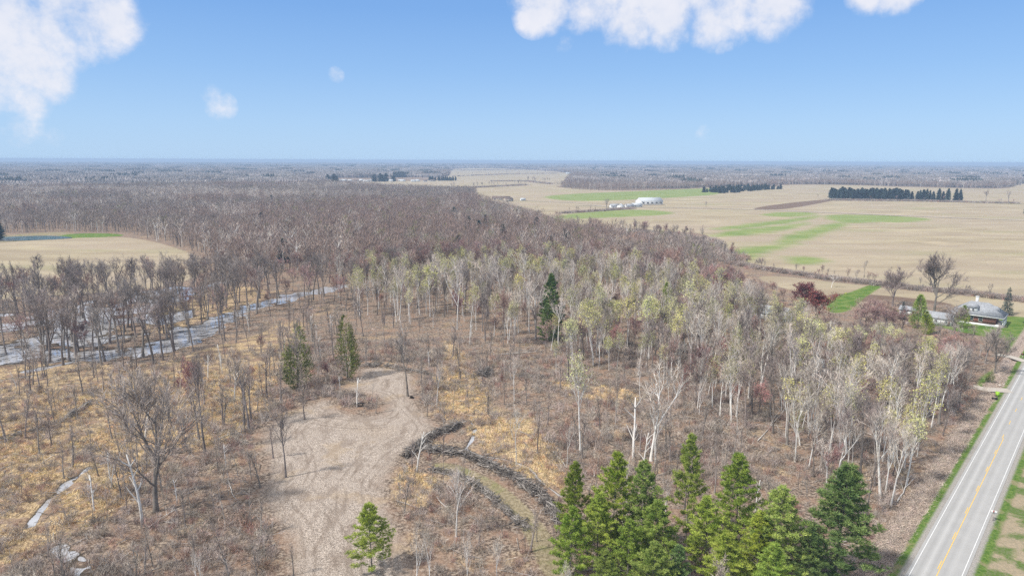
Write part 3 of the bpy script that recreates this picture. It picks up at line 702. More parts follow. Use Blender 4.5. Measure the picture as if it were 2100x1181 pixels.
CATS = {'juniper': 'cedar', 'thin': 'bare tree', 'maple': 'red maple', 'oak': 'bare tree', 'bare': 'bare tree', 'bare_tall': 'bare tree', 'maroon': 'maroon tree', 'aspen': 'pale tree', 'budding': 'budding tree', 'redtree': 'red tree', 'spread': 'bare tree', 'sapling': 'sapling', 'snag': 'dead tree', 'pine': 'pine tree', 'pine_dark': 'pine tree', 'bigpine': 'pine tree', 'spruce': 'spruce', 'cedar': 'cedar'}
R0 = random.Random(77)
def gz(x, y): return float(ground_h(np.array([x]), np.array([y]))[0])
def plant(kind, x, y, h, label, group=None, rz=None, var=None, tilt=(0, 0), z=None, wide=1.0, parts=True):
    T, Cw, ph = PR[kind][R0.randrange(len(PR[kind])) if var is None else var % len(PR[kind])]; s = h/ph
    o = thing(NAMES[kind], label, CATS[kind], (x, y, gz(x, y) if z is None else z), 0, group)
    o.rotation_euler = (tilt[0], tilt[1], R0.random()*6.28 if rz is None else rz); o.scale = (s*wide, s*wide, s)
    for nm, me in (('trunk', T), ('crown', Cw)):
        c = bpy.data.objects.new(nm, me); c.parent = o; C.collection.objects.link(c)
    return o

# --- geometry-nodes scatter, for what nobody could count
def scatter(name, pts, rot, scl, meshes, label=None, cat=None):
    n = len(pts); me = bpy.data.meshes.new(name); me.vertices.add(n); me.vertices.foreach_set('co', np.asarray(pts, np.float32).ravel())
    a = me.attributes.new('rot', 'FLOAT_VECTOR', 'POINT'); a.data.foreach_set('vector', np.asarray(rot, np.float32).ravel())
    a = me.attributes.new('scl', 'FLOAT_VECTOR', 'POINT'); a.data.foreach_set('vector', np.asarray(scl, np.float32).ravel())
    a = me.attributes.new('idx', 'INT', 'POINT'); a.data.foreach_set('value', np.random.RandomState(n).randint(0, len(meshes), n).astype(np.int32))
    col = bpy.data.collections.new(name+'_sources')
    for m in meshes: col.objects.link(bpy.data.objects.new(name+'_source', m))
    o = link(bpy.data.objects.new(name, me)); tag(o, label, cat, kind='stuff')
    ng = bpy.data.node_groups.new(name, 'GeometryNodeTree')
    ng.interface.new_socket('Geometry', in_out='INPUT', socket_type='NodeSocketGeometry'); ng.interface.new_socket('Geometry', in_out='OUTPUT', socket_type='NodeSocketGeometry')
    gi = ng.nodes.new('NodeGroupInput'); go = ng.nodes.new('NodeGroupOutput'); ip = ng.nodes.new('GeometryNodeInstanceOnPoints'); ci = ng.nodes.new('GeometryNodeCollectionInfo')
    ci.inputs['Collection'].default_value = col; ci.inputs['Separate Children'].default_value = True; ci.inputs['Reset Children'].default_value = True
    ip.inputs['Pick Instance'].default_value = True
    def na(nm, t):
        q = ng.nodes.new('GeometryNodeInputNamedAttribute'); q.data_type = t; q.inputs['Name'].default_value = nm; return q.outputs['Attribute']
    ng.links.new(gi.outputs[0], ip.inputs['Points']); ng.links.new(ci.outputs[0], ip.inputs['Instance'])
    ng.links.new(na('rot', 'FLOAT_VECTOR'), ip.inputs['Rotation']); ng.links.new(na('scl', 'FLOAT_VECTOR'), ip.inputs['Scale']); ng.links.new(na('idx', 'INT'), ip.inputs['Instance Index'])
    ng.links.new(ip.outputs[0], go.inputs[0]); o.modifiers.new('scatter', 'NODES').node_group = ng
    return o
def merged(kind, both=True):                 # trunk and crown in one mesh, for the stuff objects
    out = []
    for T, Cw, ph in PR[kind]:
        mb = MB()
        for me in (T, Cw):
            n = len(mb.v); co = np.zeros(len(me.vertices)*3, np.float32); me.vertices.foreach_get('co', co); mb.v += [tuple(c) for c in (co.reshape(-1, 3)/ph).tolist()]
            for p in me.polygons: mb.f.append(tuple(n+i for i in p.vertices)); mb.m.append(p.material_index)
        me2 = mb.mesh(kind, list(T.materials)); out.append(me2)
    return out

ONES = ['', 'first', 'second', 'third', 'fourth', 'fifth', 'sixth', 'seventh', 'eighth', 'ninth', 'tenth', 'eleventh', 'twelfth', 'thirteenth', 'fourteenth', 'fifteenth', 'sixteenth', 'seventeenth', 'eighteenth', 'nineteenth']
def ordw(n):
    if n < 20: return ONES[n]
    t = ['', '', 'twent', 'thirt', 'fort', 'fift', 'sixt'][n//10]; return t+'ieth' if n % 10 == 0 else t+'y-'+ONES[n % 10]
def rank(lst, desc, place):        # lst of (object, picture x, picture y, height): labels by size and row, then order from the left
    n_ = len(lst)
    if n_ == 1: lst[0][0]['label'] = 'only '+desc+' '+place; return
    hs_ = sorted(t[3] for t in lst); ys_ = sorted(t[2] for t in lst); ws_ = sorted(t[0].scale[0]/t[0].scale[2] for t in lst); sub_ = {}
    for t in lst:
        w_ = ['', '', '']
        if n_ > 3:
            w_[0] = 'tall ' if t[3] >= hs_[int(n_*.66)] else ('short ' if t[3] < hs_[int(n_*.33)] else 'medium ')
            w_[2] = 'in front ' if t[2] >= ys_[int(n_*.66)] else ('at back ' if t[2] < ys_[int(n_*.33)] else 'midway ')
        if n_ > 12: w_[1] = 'broad ' if t[0].scale[0]/t[0].scale[2] >= ws_[n_//2] else 'narrow '
        sub_.setdefault(tuple(w_), []).append(t)
    for w_, q in sub_.items():
        q.sort(key=lambda t: t[1])
        for i_, t in enumerate(q):
            o_ = '' if len(q) == 1 else ('leftmost ' if i_ == 0 else 'rightmost ' if i_ == len(q)-1 else ordw(i_+1)+' from left, ')
            lb_ = (o_+w_[0]+w_[1]+desc+' '+w_[2]+place).strip()
            if len(lb_.replace('-', ' ').split()) > 16: lb_ = lb_.replace('in the golden marsh at left', 'in the golden marsh').replace('middle from left, ', '')
            if len(lb_.replace('-', ' ').split()) > 16: lb_ = lb_.replace('in the hedge of the big field', 'in the field hedge')
            if len(lb_.replace('-', ' ').split()) > 16: lb_ = lb_.replace('medium ', '').replace(' midway', ''); print('LONG', lb_)
            t[0]['label'] = lb_
# ------------------------------------------------------------------ landmark trees (one by one, from the photograph)
TAKEN = []
def at_base(kind, bx, by, topy, label, group=None, **kw):
    x, y = P(bx, by); h = height_for(x, y, topy); TAKEN.append((x, y, kw.pop('clr', 2.5)))
    return plant(kind, x, y, h, label, group, **kw)
def at_top(kind, px, py, h, label, group=None, **kw):
    x, y = P(px, py, h); TAKEN.append((x, y, kw.pop('clr', 3.0)))
    return plant(kind, x, y, h, label, group, **kw)
# bottom pines
at_top('pine', 758, 1032, 12, 'lone bright green pine at the lower edge beside the pale clearing', var=0, wide=1.12)
at_top('pine', 1182, 950, 15.5, 'slim leftmost bright pine of the lower clump, its tip free above the brush', var=1, wide=.72)
at_top('pine', 1262, 930, 19, 'tall twin-topped bright pine rising highest at left of the lower clump', var=2, wide=.82)
at_top('pine', 1322, 948, 18.5, 'bushy pine just right of the tall twin-topped pine in the lower clump', var=3, wide=.8)
at_top('pine', 1418, 890, 20, 'narrow tall pine standing highest between the two halves of the lower clump', var=4, wide=.62)
at_top('pine', 1522, 936, 19, 'broad mid green pine right of the narrow tall one in the lower clump', var=0, wide=.95)
at_top('pine', 1604, 1000, 17, 'mid green pine between the broad pine and the darkest pine', var=1, wide=1.0)
at_top('pine_dark', 1735, 955, 20, 'darkest and rightmost pine of the lower clump, nearest the road', var=0, wide=1.1)
at_top('pine', 1172, 1040, 13, 'short bright pine in front of the slim leftmost pine', var=2, wide=.95)
at_top('pine', 1290, 1068, 12.5, 'yellow-green young pine at the front of the lower clump', var=3, wide=1.0)
at_top('pine', 1245, 1130, 11, 'small pine cut by the lower picture edge below the twin-topped pine', var=0, wide=1.0)
at_top('pine', 1490, 1090, 12, 'low bright pine in front of the broad pine at the lower edge', var=4, wide=1.25)
at_top('pine_dark', 1390, 1120, 10, 'dark low pine filling the gap at the lower edge under the narrow tall pine', var=1, wide=1.0)
at_top('pine', 1228, 1010, 14, 'mid green pine half hidden between the short and the twin-topped pine', var=4, wide=1.0)
at_top('pine', 1352, 1030, 14, 'mid green pine filling the gap right of the bushy pine', var=1, wide=1.1)
at_top('pine', 1455, 1020, 14, 'mid green pine tucked left of the broad pine', var=2, wide=.95)
at_top('pine', 1560, 1050, 13, 'mid green pine low between the broad and the middle pine', var=3, wide=1.0)
at_top('pine_dark', 1665, 1080, 12, 'dark low pine left of the darkest pine at the lower edge', var=2, wide=1.0)
at_top('pine', 1340, 1110, 12, 'bright low pine cut by the lower edge, centre of the clump', var=2, wide=1.2)
at_top('pine', 1590, 1120, 12, 'bright low pine cut by the lower edge, right half of the clump', var=0, wide=1.2)
# conifers in the wood
at_base('bigpine', 1130, 694, 562, 'tall dark green pine, the taller behind of the close pair amid the bare wood', var=0, wide=.82)
at_base('bigpine', 1124, 702, 622, 'shorter dark green pine in front of the tallest one amid the bare wood', var=1, wide=1.1, clr=4)
at_base('juniper', 1366, 660, 582, 'small olive conifer half hidden among pale trees right of the dark pine pair', var=0, wide=.8)
at_base('cedar', 612, 795, 668, 'yellow-green cedar with a pole trunk left of the clearing head', var=1, wide=1.0)
at_base('cedar', 712, 775, 650, 'slim sparse cedar just above the clearing head', var=2, wide=.8)
at_base('cedar', 1535, 762, 690, 'thin dull green conifer amid white trunks in the right wood', var=0, wide=.7)
at_base('cedar', 1625, 740, 665, 'olive conifer behind yellow-budded trees in the right wood', var=1, wide=.8)
at_base('redtree', 1032, 712, 592, 'slim brick-red budding tree left of the dark pine pair', var=0, wide=.62)
at_base('maple', 1640, 664, 578, 'big crimson budding maple at the wood edge by the green lawn', var=0, wide=1.45)
at_base('maple', 1672, 668, 592, 'crimson budding maple, right half of the pair by the green lawn', var=2, wide=1.4)
at_base('maple', 1672, 745, 690, 'dark red bushy tree deep in the right wood', var=3, wide=1.2)
at_base('redtree', 1880, 745, 700, 'low rust-red tree near the farmhouse drive', var=0, wide=1.2)
at_base('maple', 1480, 615, 556, 'dark crimson tree at the back of the wood near the field hedge', var=1, wide=1.3)
at_base('redtree', 395, 860, 725, 'thin pink-red budding tree in the golden marsh at left', var=2, wide=.6)
at_base('redtree', 1400, 850, 745, 'small coral-red budding tree right of the white forked tree', var=3, wide=.5)
at_base('maroon', 1800, 690, 608, 'wide dusky maroon thicket tree right of the green lawn', var=0, wide=1.7, clr=5)
at_base('maroon', 1775, 675, 604, 'rounded dull maroon tree behind the wide maroon thicket tree', var=1, wide=1.5, clr=4)
for k, (bx, by, ty, lb) in enumerate([(1762, 680, 622, 'leftmost dusky bush of the maroon thicket right of the lawn'), (1788, 694, 630, 'front left bush of the maroon thicket right of the lawn'), (1822, 700, 628, 'front middle bush of the maroon thicket right of the lawn'), (1845, 695, 632, 'rightmost bush of the maroon thicket by the cedars'), (1815, 672, 612, 'rear bush of the maroon thicket right of the lawn')]):
    at_base('maroon', bx, by, ty, lb, var=k, wide=1.9, clr=3)
for k, (bx, by, ty, lb) in enumerate([(1955, 712, 655, 'small bare tree below the round cedar of the farmhouse'), (1990, 705, 660, 'small bare tree in front of the brick farmhouse porch'), (2035, 720, 655, 'grey bare tree at the lawn corner nearest the farmhouse'), (1925, 705, 650, 'low bare tree in front of the bright cedars'), (2020, 745, 668, 'broad grey bare tree left of the farmhouse drive')]):
    at_base('bare', bx, by, ty, lb, var=k, wide=1.35, clr=2)
at_base('spread', 1915, 648, 536, 'largest bare spreading tree standing by the farmhouse', var=0, wide=1.2)
at_base('spread', 1830, 628, 545, 'bare spreading tree left of the largest one, by the farm outbuilding', var=1, wide=1.0)
at_base('spread', 1955, 690, 628, 'gnarled grey tree in front of the farm outbuilding', var=2, wide=1.0)
at_base('spruce', 2064, 646, 588, 'dark blue-green spruce right of the brick farmhouse', var=0)
at_base('spruce', 2112, 668, 610, 'dark spruce at the right picture edge behind the farmhouse lawn', var=1)
at_base('spruce', 1850, 655, 617, 'small dark spruce left of the farm outbuilding', var=2)
at_base('juniper', 1882, 672, 606, 'bright green cedar in front of the farm outbuilding', var=1, wide=1.0)
at_base('juniper', 1898, 684, 640, 'lower bright green cedar touching the taller one by the outbuilding', var=2, wide=1.3)
at_base('juniper', 1972, 672, 628, 'round green cedar at the left corner of the brick farmhouse', var=0, wide=1.2)
at_base('cedar', 2030, 785, 760, 'small dark evergreen bush beside the gravel drive', var=1, wide=1.4)
at_base('spread', 2040, 765, 668, 'dense grey bare tree on the lawn edge by the road', var=1, wide=.9)
at_base('bare', 1985, 790, 700, 'bare grey-brown tree beside the gravel drive', var=1, wide=1.0)
at_base('aspen', 1705, 590, 558, 'lone pale bare tree in the small dry meadow by the hedge', var=1, wide=1.6)
at_base('oak', 320, 1048, 765, 'large bare oak-like tree with broad fine crown in the left foreground', var=0, wide=.92)
at_base('snag', 292, 1078, 922, 'white dead birch with forked top beside the large bare left tree', var=0)
at_base('bare_tall', 586, 978, 805, 'slim bare tree at the left rim of the pale clearing', var=0, wide=.9)
at_base('bare_tall', 510, 880, 690, 'tall thin bare tree between golden marsh and clearing', var=1, wide=.9)
at_base('bare_tall', 420, 925, 690, 'dark slim bare tree right of the pink-red marsh tree', var=2, wide=.7)
at_base('bare', 615, 800, 655, 'bare grey tree growing against the yellow-green cedar', var=3, wide=.7)
at_base('bare_tall', 836, 812, 660, 'dark bare tree on the red mound at the clearing head', var=3, wide=1.0)
at_base('budding', 1190, 925, 705, 'pale budding tree standing alone in the central brush', var=0, wide=.85)
at_base('aspen', 1335, 945, 720, 'white forked tree with a wide pale crown in the central brush', var=1, wide=1.1)
at_base('aspen', 1345, 950, 800, 'short pale tree beside the wide pale crowned one', var=3, wide=1.2)
at_base('snag', 1298, 945, 815, 'crooked silver dead tree with two stubby limbs in the brush', var=1)
at_base('aspen', 1183, 712, 610, 'bare white crooked tree right below the dark pine pair', var=2, wide=1.1)
at_base('aspen', 938, 675, 515, 'tall white tree with broad silver crown in the middle wood', var=4, wide=1.1)
at_base('budding', 882, 650, 525, 'pale trunk with green-budded crown left of the tall silver tree', var=2, wide=1.0)
at_base('bare_tall', 910, 993, 870, 'lone thin pole-like tree beside the long brush pile', var=4, wide=.35)
at_base('bare_tall', 790, 722, 620, 'thin white leaning pole left of the dark tree mound', var=2, wide=.4)
at_base('bare', 2140, 965, 868, 'bare twiggy tree overhanging the right road edge', var=4, wide=1.1)
at_base('bare', 445, 512, 458, 'large pale silvery bare tree at the corner of the left field', var=2, wide=1.7)
at_base('bare', 1448, 426, 411, 'lone rounded bare tree beside the far highway', var=0, wide=1.3)
at_base('bare', 1677, 407, 396, 'small lone bare tree at the end of the dark ploughed strip', var=1, wide=1.1)
at_base('bare', 1772, 567, 528, 'dark vase-shaped bare tree in the field hedge', var=2, wide=.7)
at_base('bare', 2022, 413, 388, 'wide bare tree in the far right hedge beyond the highway', var=3, wide=1.5)
at_base('bare', 2068, 415, 387, 'old bare tree, rightmost in the far hedge', var=0, wide=1.2)
at_base('bare', 1243, 432, 404, 'old white bare tree by the white farmstead', var=4, wide=1.4)
for k, (bx, by, ty) in enumerate([(405, 1185, 1110), (415, 1200, 1120), (855, 1190, 1065), (880, 1195, 1070), (960, 1215, 1075), (1020, 1190, 1080)]):
    at_base('aspen', bx, by+20, ty, ['white birch at the lower edge left of the clearing', 'thin birch twin at the lower edge left of the clearing', 'white birch with upright limbs just right of the lone lower pine', 'slim birch beside the upright birch near the lone lower pine', 'leaning white birch low in the red brush', 'small pale birch low in the brush left of the pine clump'][k], wide=.6)
TK = np.array(TAKEN)

# ------------------------------------------------------------------ the woods: trees one can tell apart, by zone
def zmask(px, py, pts): return inpoly(px, py, np.array(pts, float))
PILES = [np.array([P(*p) for p in q]) for q in [
    [(832, 936), (872, 905), (905, 888), (948, 872)], [(870, 925), (950, 932), (1000, 955), (1060, 985), (1110, 1020), (1150, 1075)],
    [(885, 965), (940, 975), (990, 1005), (1035, 1045), (1085, 1090)], [(738, 752), (790, 750), (840, 762), (890, 770)]]]
HOUSE_XY = [(P(1998, 662), 16), (P(1915, 668), 13), (P(1600, 640), 12)]
def allowed(x, y):
    px, py = Q(x, y)
    k = np.ones(x.shape, bool)
    k &= sd_union(x, y, FIELD, 12) < 0; k &= sd_union(x, y, LAWN, 12) < -1; k &= sd_union(x, y, CLEAR, 12) < -1.0; k &= sd_union(x, y, PATH, 8) < -.5
    u, v = road_uv(x, y); k &= ~((u > -11) & (u < 14)) & (u < 14)
    for pts in PILES: k &= segdist(x, y, pts) > 2.2
    for (hx, hy), rr in HOUSE_XY: k &= np.hypot(x-hx, y-hy) > rr
    return k
def jgrid(s, rmin, rmax, amax=44, seed=1):
    rs = np.random.RandomState(seed); xm = rmax*math.sin(math.radians(amax)); nx = int(2*xm/s); ny = int(rmax/s)
    X, Y = np.meshgrid(np.arange(nx)*s-xm, np.arange(ny)*s); X = X.ravel()+rs.uniform(-.48, .48, nx*ny)*s; Y = Y.ravel()+rs.uniform(-.48, .48, nx*ny)*s
    r = np.hypot(X, Y); a = np.degrees(np.arctan2(X, Y)); k = (r > rmin) & (r < rmax) & (np.abs(a) < amax); return X[k], Y[k], rs
Z_OPEN = [(-400, 752), (60, 748), (200, 745), (330, 742), (400, 715), (440, 700), (560, 640), (740, 640), (900, 668), (960, 690), (1120, 725), (1250, 765), (1330, 790), (1430, 815), (1500, 870), (1600, 930), (1700, 1000), (1760, 1050), (1850, 1080), (1900, 1200), (1900, 1700), (-400, 1700)]
Z_SWAMP = [(-500, 600), (300, 566), (440, 540), (620, 560), (760, 560), (760, 640), (560, 640), (440, 700), (400, 715), (330, 742), (200, 745), (60, 748), (-500, 760)]
Z_ASPEN = [(740, 640), (700, 600), (860, 580), (1000, 560), (1160, 560), (1330, 575), (1430, 640), (1520, 660), (1600, 700), (1750, 700), (1900, 730), (1990, 800), (1990, 850), (1960, 925), (1850, 1080), (1760, 1050), (1700, 1000), (1600, 930), (1500, 870), (1430, 815), (1330, 790), (1250, 765), (1120, 725), (960, 690), (900, 668)]
KIND_DESC = {'thin': 'thin bare tree', 'bare': 'bare grey tree', 'bare_tall': 'bare grey tree', 'maroon': 'maroon-brown tree', 'aspen': 'white-barked tree', 'budding': 'green-budding tree', 'redtree': 'red budding tree', 'sapling': 'leafless sapling', 'snag': 'pale dead tree', 'cedar': 'small green cedar'}
def region(px, py):
    if py > 742 and px < 560: c = 'in the golden marsh at left'
    elif py > 742 and px < 860: c = 'round the pale clearing'
    elif px > 1860: c = 'near the farmhouse lawn'
    elif px > 1700: c = 'by the road ditch' if py > 700 else 'below the dry meadow and lawn'
    elif px > 1420: c = 'in the right wood' if py > 690 else 'below the field hedge'
    elif px > 1165: c = 'in the brush above the pine clump' if py > 790 else ('right of the dark pine pair' if py > 600 else 'far behind the dark pine pair')
    elif px > 1000: c = 'round the small creek' if py > 742 else ('round the slim brick-red tree' if py > 590 else 'behind the slim brick-red tree')
    elif px > 740: c = 'by the long brush piles' if py > 742 else ('below the silver-crowned tree' if py > 600 else 'behind the silver-crowned tree')
    elif px > 430: c = 'along the upper flooded stream' if py > 580 else 'behind the flooded stream bend'
    elif px > 190: c = 'beside the flooded stream bend'
    else: c = 'in the swamp at left edge'
    return c
SKY_X = [-300, 0, 100, 250, 350, 430, 600, 700, 800, 900, 1000, 1100, 1200, 1300, 1400, 1450, 1500, 1600, 1660, 1700, 1750, 1800, 1850, 1900, 1960, 2000, 2040, 2200]
SKY_Y = [500, 505, 505, 512, 505, 520, 515, 510, 500, 480, 485, 488, 493, 500, 512, 530, 548, 585, 625, 650, 658, 648, 682, 690, 684, 700, 712, 735]
woods = {}; gapn = np.random.RandomState(6)
def add(kind, x, y, h, wide, tilt):
    qx, qy = Q(x, y); lim = np.interp(qx, SKY_X, SKY_Y)+gapn.uniform(-9, 15)
    if Q(x, y, h)[1] < lim:
        h2 = height_for(x, y, lim)
        if h2 < 3.5: return
        wide *= (h/h2)**.55
        h = h2
    woods.setdefault(kind, []).append((x, y, h, wide, tilt))
X, Y, rs = jgrid(3.6, 90, 430, 46, 3)
ok = allowed(X, Y)
dmin = np.min(np.hypot(X[:, None]-TK[None, :, 0], Y[:, None]-TK[None, :, 1])-TK[None, :, 2], 1); ok &= dmin > 0
X, Y = X[ok], Y[ok]; px, py = Q(X, Y); n = len(X); u = rs.rand(n); w2 = rs.rand(n); hh = rs.rand(n); nz = fbm(X, Y, 30, 4); nz2 = fbm(X, Y, 22, 6)
jx = px+(fbm(X, Y, 16, 0)-.5)*190+rs.normal(0, 14, n); jy = py+(fbm(X, Y, 13, 2)-.5)*60+rs.normal(0, 6, n)
zo, zs, za = zmask(jx, jy, Z_OPEN), zmask(jx, jy, Z_SWAMP), zmask(jx, jy, Z_ASPEN)
backgap = zmask(px, py, [(1100, 400), (1100, 455), (1200, 482), (1300, 503), (1400, 516), (1450, 545), (1500, 590), (1600, 618), (1690, 640), (1700, 560), (1500, 500)])
chan = np.min([segdist(X, Y, p)-w_ for p, w_ in WATER_LINES], 0)
for i in range(n):
    x, y, a, b, c = float(X[i]), float(Y[i]), u[i], w2[i], hh[i]; r = math.hypot(x, y)
    tl = (rs.normal(0, .04), rs.normal(0, .04)); wd = .8+.5*rs.rand()
    if px[i] < -250 or px[i] > 2350 or backgap[i]: continue
    if zo[i]:
        if chan[i] < .5: continue
        dens = .17 if px[i] < 880 else .10
        if px[i] > 1150: dens = .16
        if py[i] > 1090: dens *= .7
        if a < dens*.5: add('thin', x, y, 8+8*c, .85*wd, tl)
        elif a < dens*.62 and px[i] > 880: add('aspen', x, y, 7+9*c, .75*wd, tl)
        elif a < dens*.66: add('snag', x, y, 4+6*c, 1, tl)
        elif a < dens*.69: add('redtree', x, y, 5+5*c, .8, tl)
        elif a < dens*1.8: add('sapling', x, y, 3+5*c, wd, tl)
    elif zs[i]:
        if chan[i] < -2.5 and b < .8: continue
        if a < .115: add('bare' if b < .6 else 'bare_tall', x, y, 18+9*c, 1.0*wd, tl)
        elif a < .145: add('maroon', x, y, 12+7*c, 1.0*wd, tl)
    elif za[i]:
        edge = px[i] > 1700
        if px[i] > 1650 and py[i] < 800 and a > .46 and a < .62: add(['bare', 'maroon', 'budding', 'bare'][int(b*4)], x, y, 8+6*c, 1.1*wd, tl); continue
        if a < (.38 if px[i] < 1400 else .46):
            if b < (.5 if nz[i] > .48 else .25): add('budding', x, y, 11+13*c, .85*wd, tl)
            elif b < .64: add('aspen', x, y, 11+14*c, .85*wd, tl if not edge else (tl[0], tl[1]+.1))
            elif b < .87: add('bare_tall', x, y, 14+9*c, .85*wd, tl)
            elif b < .95 and nz2[i] > .46: add('redtree', x, y, 7+7*c, 1.0, tl)
            else: add('maroon', x, y, 10+7*c, wd, tl)
        elif a < .5: add('sapling', x, y, 4+5*c, wd, tl)
    else:
        if a < .40:
            if px[i] > 1400: 
                k = 'maroon' if b < .45 else ('aspen' if b < .62 else ('budding' if b < .70 else ('redtree' if b < .78 and nz2[i] > .48 else 'bare')))
                add(k, x, y, 11+6*c, .95*wd, tl)
            else:
                k = 'maroon' if b < .62 else ('bare' if b < .86 else ('aspen' if b < .95 else 'budding'))
                add(k, x, y, 15+6*c, wd, tl)
EX = [(409, 903, 747), (458, 870, 757), (515, 863, 710), (500, 872, 722), (534, 998, 905), (331, 1003, 894), (449, 927, 868), (473, 785, 715), (12, 908, 785), (447, 965, 900), (856, 620, 565), (771, 847, 795), (660, 757, 678), (546, 771, 700), (584, 728, 655),
      (52, 771, 660), (142, 738, 585), (156, 728, 560), (331, 705, 580), (388, 700, 622), (90, 745, 590), (215, 740, 600), (256, 1009, 925), (383, 920, 822), (460, 871, 781), (515, 981, 915), (472, 1195, 1045), (535, 1095, 1005), (527, 1200, 1098), (126, 1180, 1062), (100, 1150, 1060), (116, 1195, 1100), (602, 1180, 1100), (313, 1160, 1062),
      (1001, 850, 778), (1034, 830, 772), (1123, 871, 777), (1182, 920, 830), (1280, 777, 690), (876, 855, 790), (867, 822, 770), (845, 960, 885), (910, 875, 815), (983, 1111, 1050), (1089, 1131, 1022), (1101, 1111, 1045), (944, 1042, 980), (1374, 944, 860), (640, 700, 620), (700, 700, 610), (745, 690, 600), (625, 860, 760), (350, 870, 770), (420, 830, 740), (560, 940, 850), (380, 1080, 985), (230, 900, 800), (160, 860, 770), (1230, 880, 790), (1080, 830, 750), (1440, 900, 800), (1500, 960, 850)]
for k_, (ex, ey, et) in enumerate(EX):
    x, y = P(ex, ey); woods.setdefault('thin' if ey > 745 or k_ % 2 else 'bare', []).append((x, y, height_for(x, y, et), .85+.35*((k_*37) % 10)/10, (rs.normal(0, .03), rs.normal(0, .03))))
print('woods', {k: len(v) for k, v in woods.items()})
LIM = {'bare': 50, 'bare_tall': 40, 'thin': 110, 'maroon': 230, 'aspen': 270, 'budding': 200, 'redtree': 40, 'sapling': 280, 'snag': 60}
labels = {}
for kind, lst in woods.items():
    lst.sort(key=lambda t: math.hypot(t[0], t[1])*(1+3*(not (-20 < Q(t[0], t[1])[0] < 2120 and Q(t[0], t[1], t[2])[1] < 1190)))); lim = LIM[kind]
    groups = {}
    for (x, y, h, wd, tl) in lst[:lim]:
        qx, qy = Q(x, y); reg = region(qx, qy)
        o = plant(kind, x, y, h, 'x', CATS[kind]+'s '+reg, tilt=tl, wide=wd)
        groups.setdefault((KIND_DESC[kind], reg), []).append((o, float(qx), float(qy), h))
    labels.setdefault(CATS[kind], []).append(groups)
    rest = lst[lim:]
    if rest:
        a = np.array([(x, y, h, wd, tl[0], tl[1]) for x, y, h, wd, tl in rest])
        gzv = ground_h(a[:, 0], a[:, 1])
        scatter({'maroon': 'maroon_wood', 'aspen': 'pale_wood', 'budding': 'budding_wood'}.get(kind, NAMES[kind]+'_wood'), np.stack([a[:, 0], a[:, 1], gzv], 1),
                np.stack([a[:, 4], a[:, 5], rs.rand(len(a))*6.28], 1), np.stack([a[:, 2]*a[:, 3], a[:, 2]*a[:, 3], a[:, 2]], 1), merged(kind),
                'mass of '+KIND_DESC[kind]+'s filling the wood farther back', 'woodland')
# labels: size, crown and row, then the order from the left among the look-alikes of that spot
for cat, gl in labels.items():
    allg = {}
    for groups in gl:
        for k, v in groups.items(): allg.setdefault(k, []).extend(v)
    for (desc, reg), v in allg.items():
        rank(v, desc, reg)

# ------------------------------------------------------------------ woods out to the horizon
def farprotos(n, seed, mats, **kw):
    out = []
    for i in range(n):
        rng = random.Random(seed*100+i); k = {a: (b(rng) if callable(b) else b) for a, b in kw.items()}; out.append(far_tree(rng, **k).mesh('far_tree', mats))
    return out
FP = farprotos(6, 21, ['bark_grey', 'far_twig'], h=16., w=U(3.4, 4.6)) + farprotos(5, 22, ['bark_dark', 'far_maroon'], h=15., w=U(3.4, 4.6))
FPP = farprotos(3, 23, ['bark_pale', 'twig_pale'], h=17., w=U(2.6, 3.6), nb=50)
FPG = farprotos(3, 24, ['bark_grey', 'cedar'], h=15., w=U(3, 4), nb=60)
def fconif(rng):
    mb = MB()
    for r in range(16):
        f = r/16; z = 14*(.04+.9*f); L = 3.6*(1-f**2)**.8+.4
        for k in range(15):
            az = rng.random()*6.28; d = Vector((math.cos(az), math.sin(az), -.1)).normalized(); mb.blade(Vector((0, 0, z))+d*L*.1, (d+Vector((0, 0, rng.uniform(-.1, .5)))).normalized(), L*rng.uniform(.8, 1.2), 1.5, rng, 0)
    mb.tube([Vector((0, 0, -.3)), Vector((0, 0, 13))], [.2, .02], 3, 1)
    return mb
CONF = [fconif(random.Random(k)).mesh('far_conifer', ['needle_blue', 'bark_dark']) for k in range(4)]
X, Y, rs = jgrid(6.4, 425, 1750, 44, 9)
ok = (sd_union(X, Y, FIELD, 20) < -2) & (sd_union(X, Y, LAWN, 10) < -3) & (sd_union(X, Y, PATH, 10) < -2) & (sd_union(X, Y, [POND], 20) < -6)
px, py = Q(X, Y)
NOFAR = [[(1100, 441), (1125, 400), (1500, 380), (2300, 380), (2300, 460), (1700, 460), (1470, 470), (1300, 455)], [(640, 373), (660, 366), (1000, 362), (1160, 368), (1160, 382), (980, 397), (700, 384)], [(980, 398), (1080, 398), (1110, 420), (1030, 425), (975, 412)], [(-300, 497), (-300, 478), (260, 478), (300, 490), (200, 500)]]
for q in NOFAR: ok &= ~zmask(px, py, q)
X, Y, px, py = X[ok], Y[ok], px[ok], py[ok]
ok = ~((px > 1480) & (py > 430)); X, Y, px, py = X[ok], Y[ok], px[ok], py[ok]
n = len(X); u = rs.rand(n); nz = fbm(X, Y, 160, 2); keep = u < .93; keep &= py > np.interp(px, [-999, 950, 980, 1100, 1200, 1300, 1400, 1460, 1500], [0, 0, 417, 455, 482, 503, 516, 540, 600]); X, Y, nz, py, px = X[keep], Y[keep], nz[keep], py[keep], px[keep]; n = len(X)
hs = (.8+.45*rs.rand(n))*(.75+.5*fbm(X, Y, 70, 5)); wv = hs*(.95+.4*rs.rand(n))
sel = rs.rand(n)
kp = (sel < .06+.30*(nz > .58)*(py < 470)+.12*(nz > .52)); kg = (sel > .965)&(nz < .5); kc = (sel > .93) & (sel <= .943) & (fbm(X, Y, 90, 7) > .55)
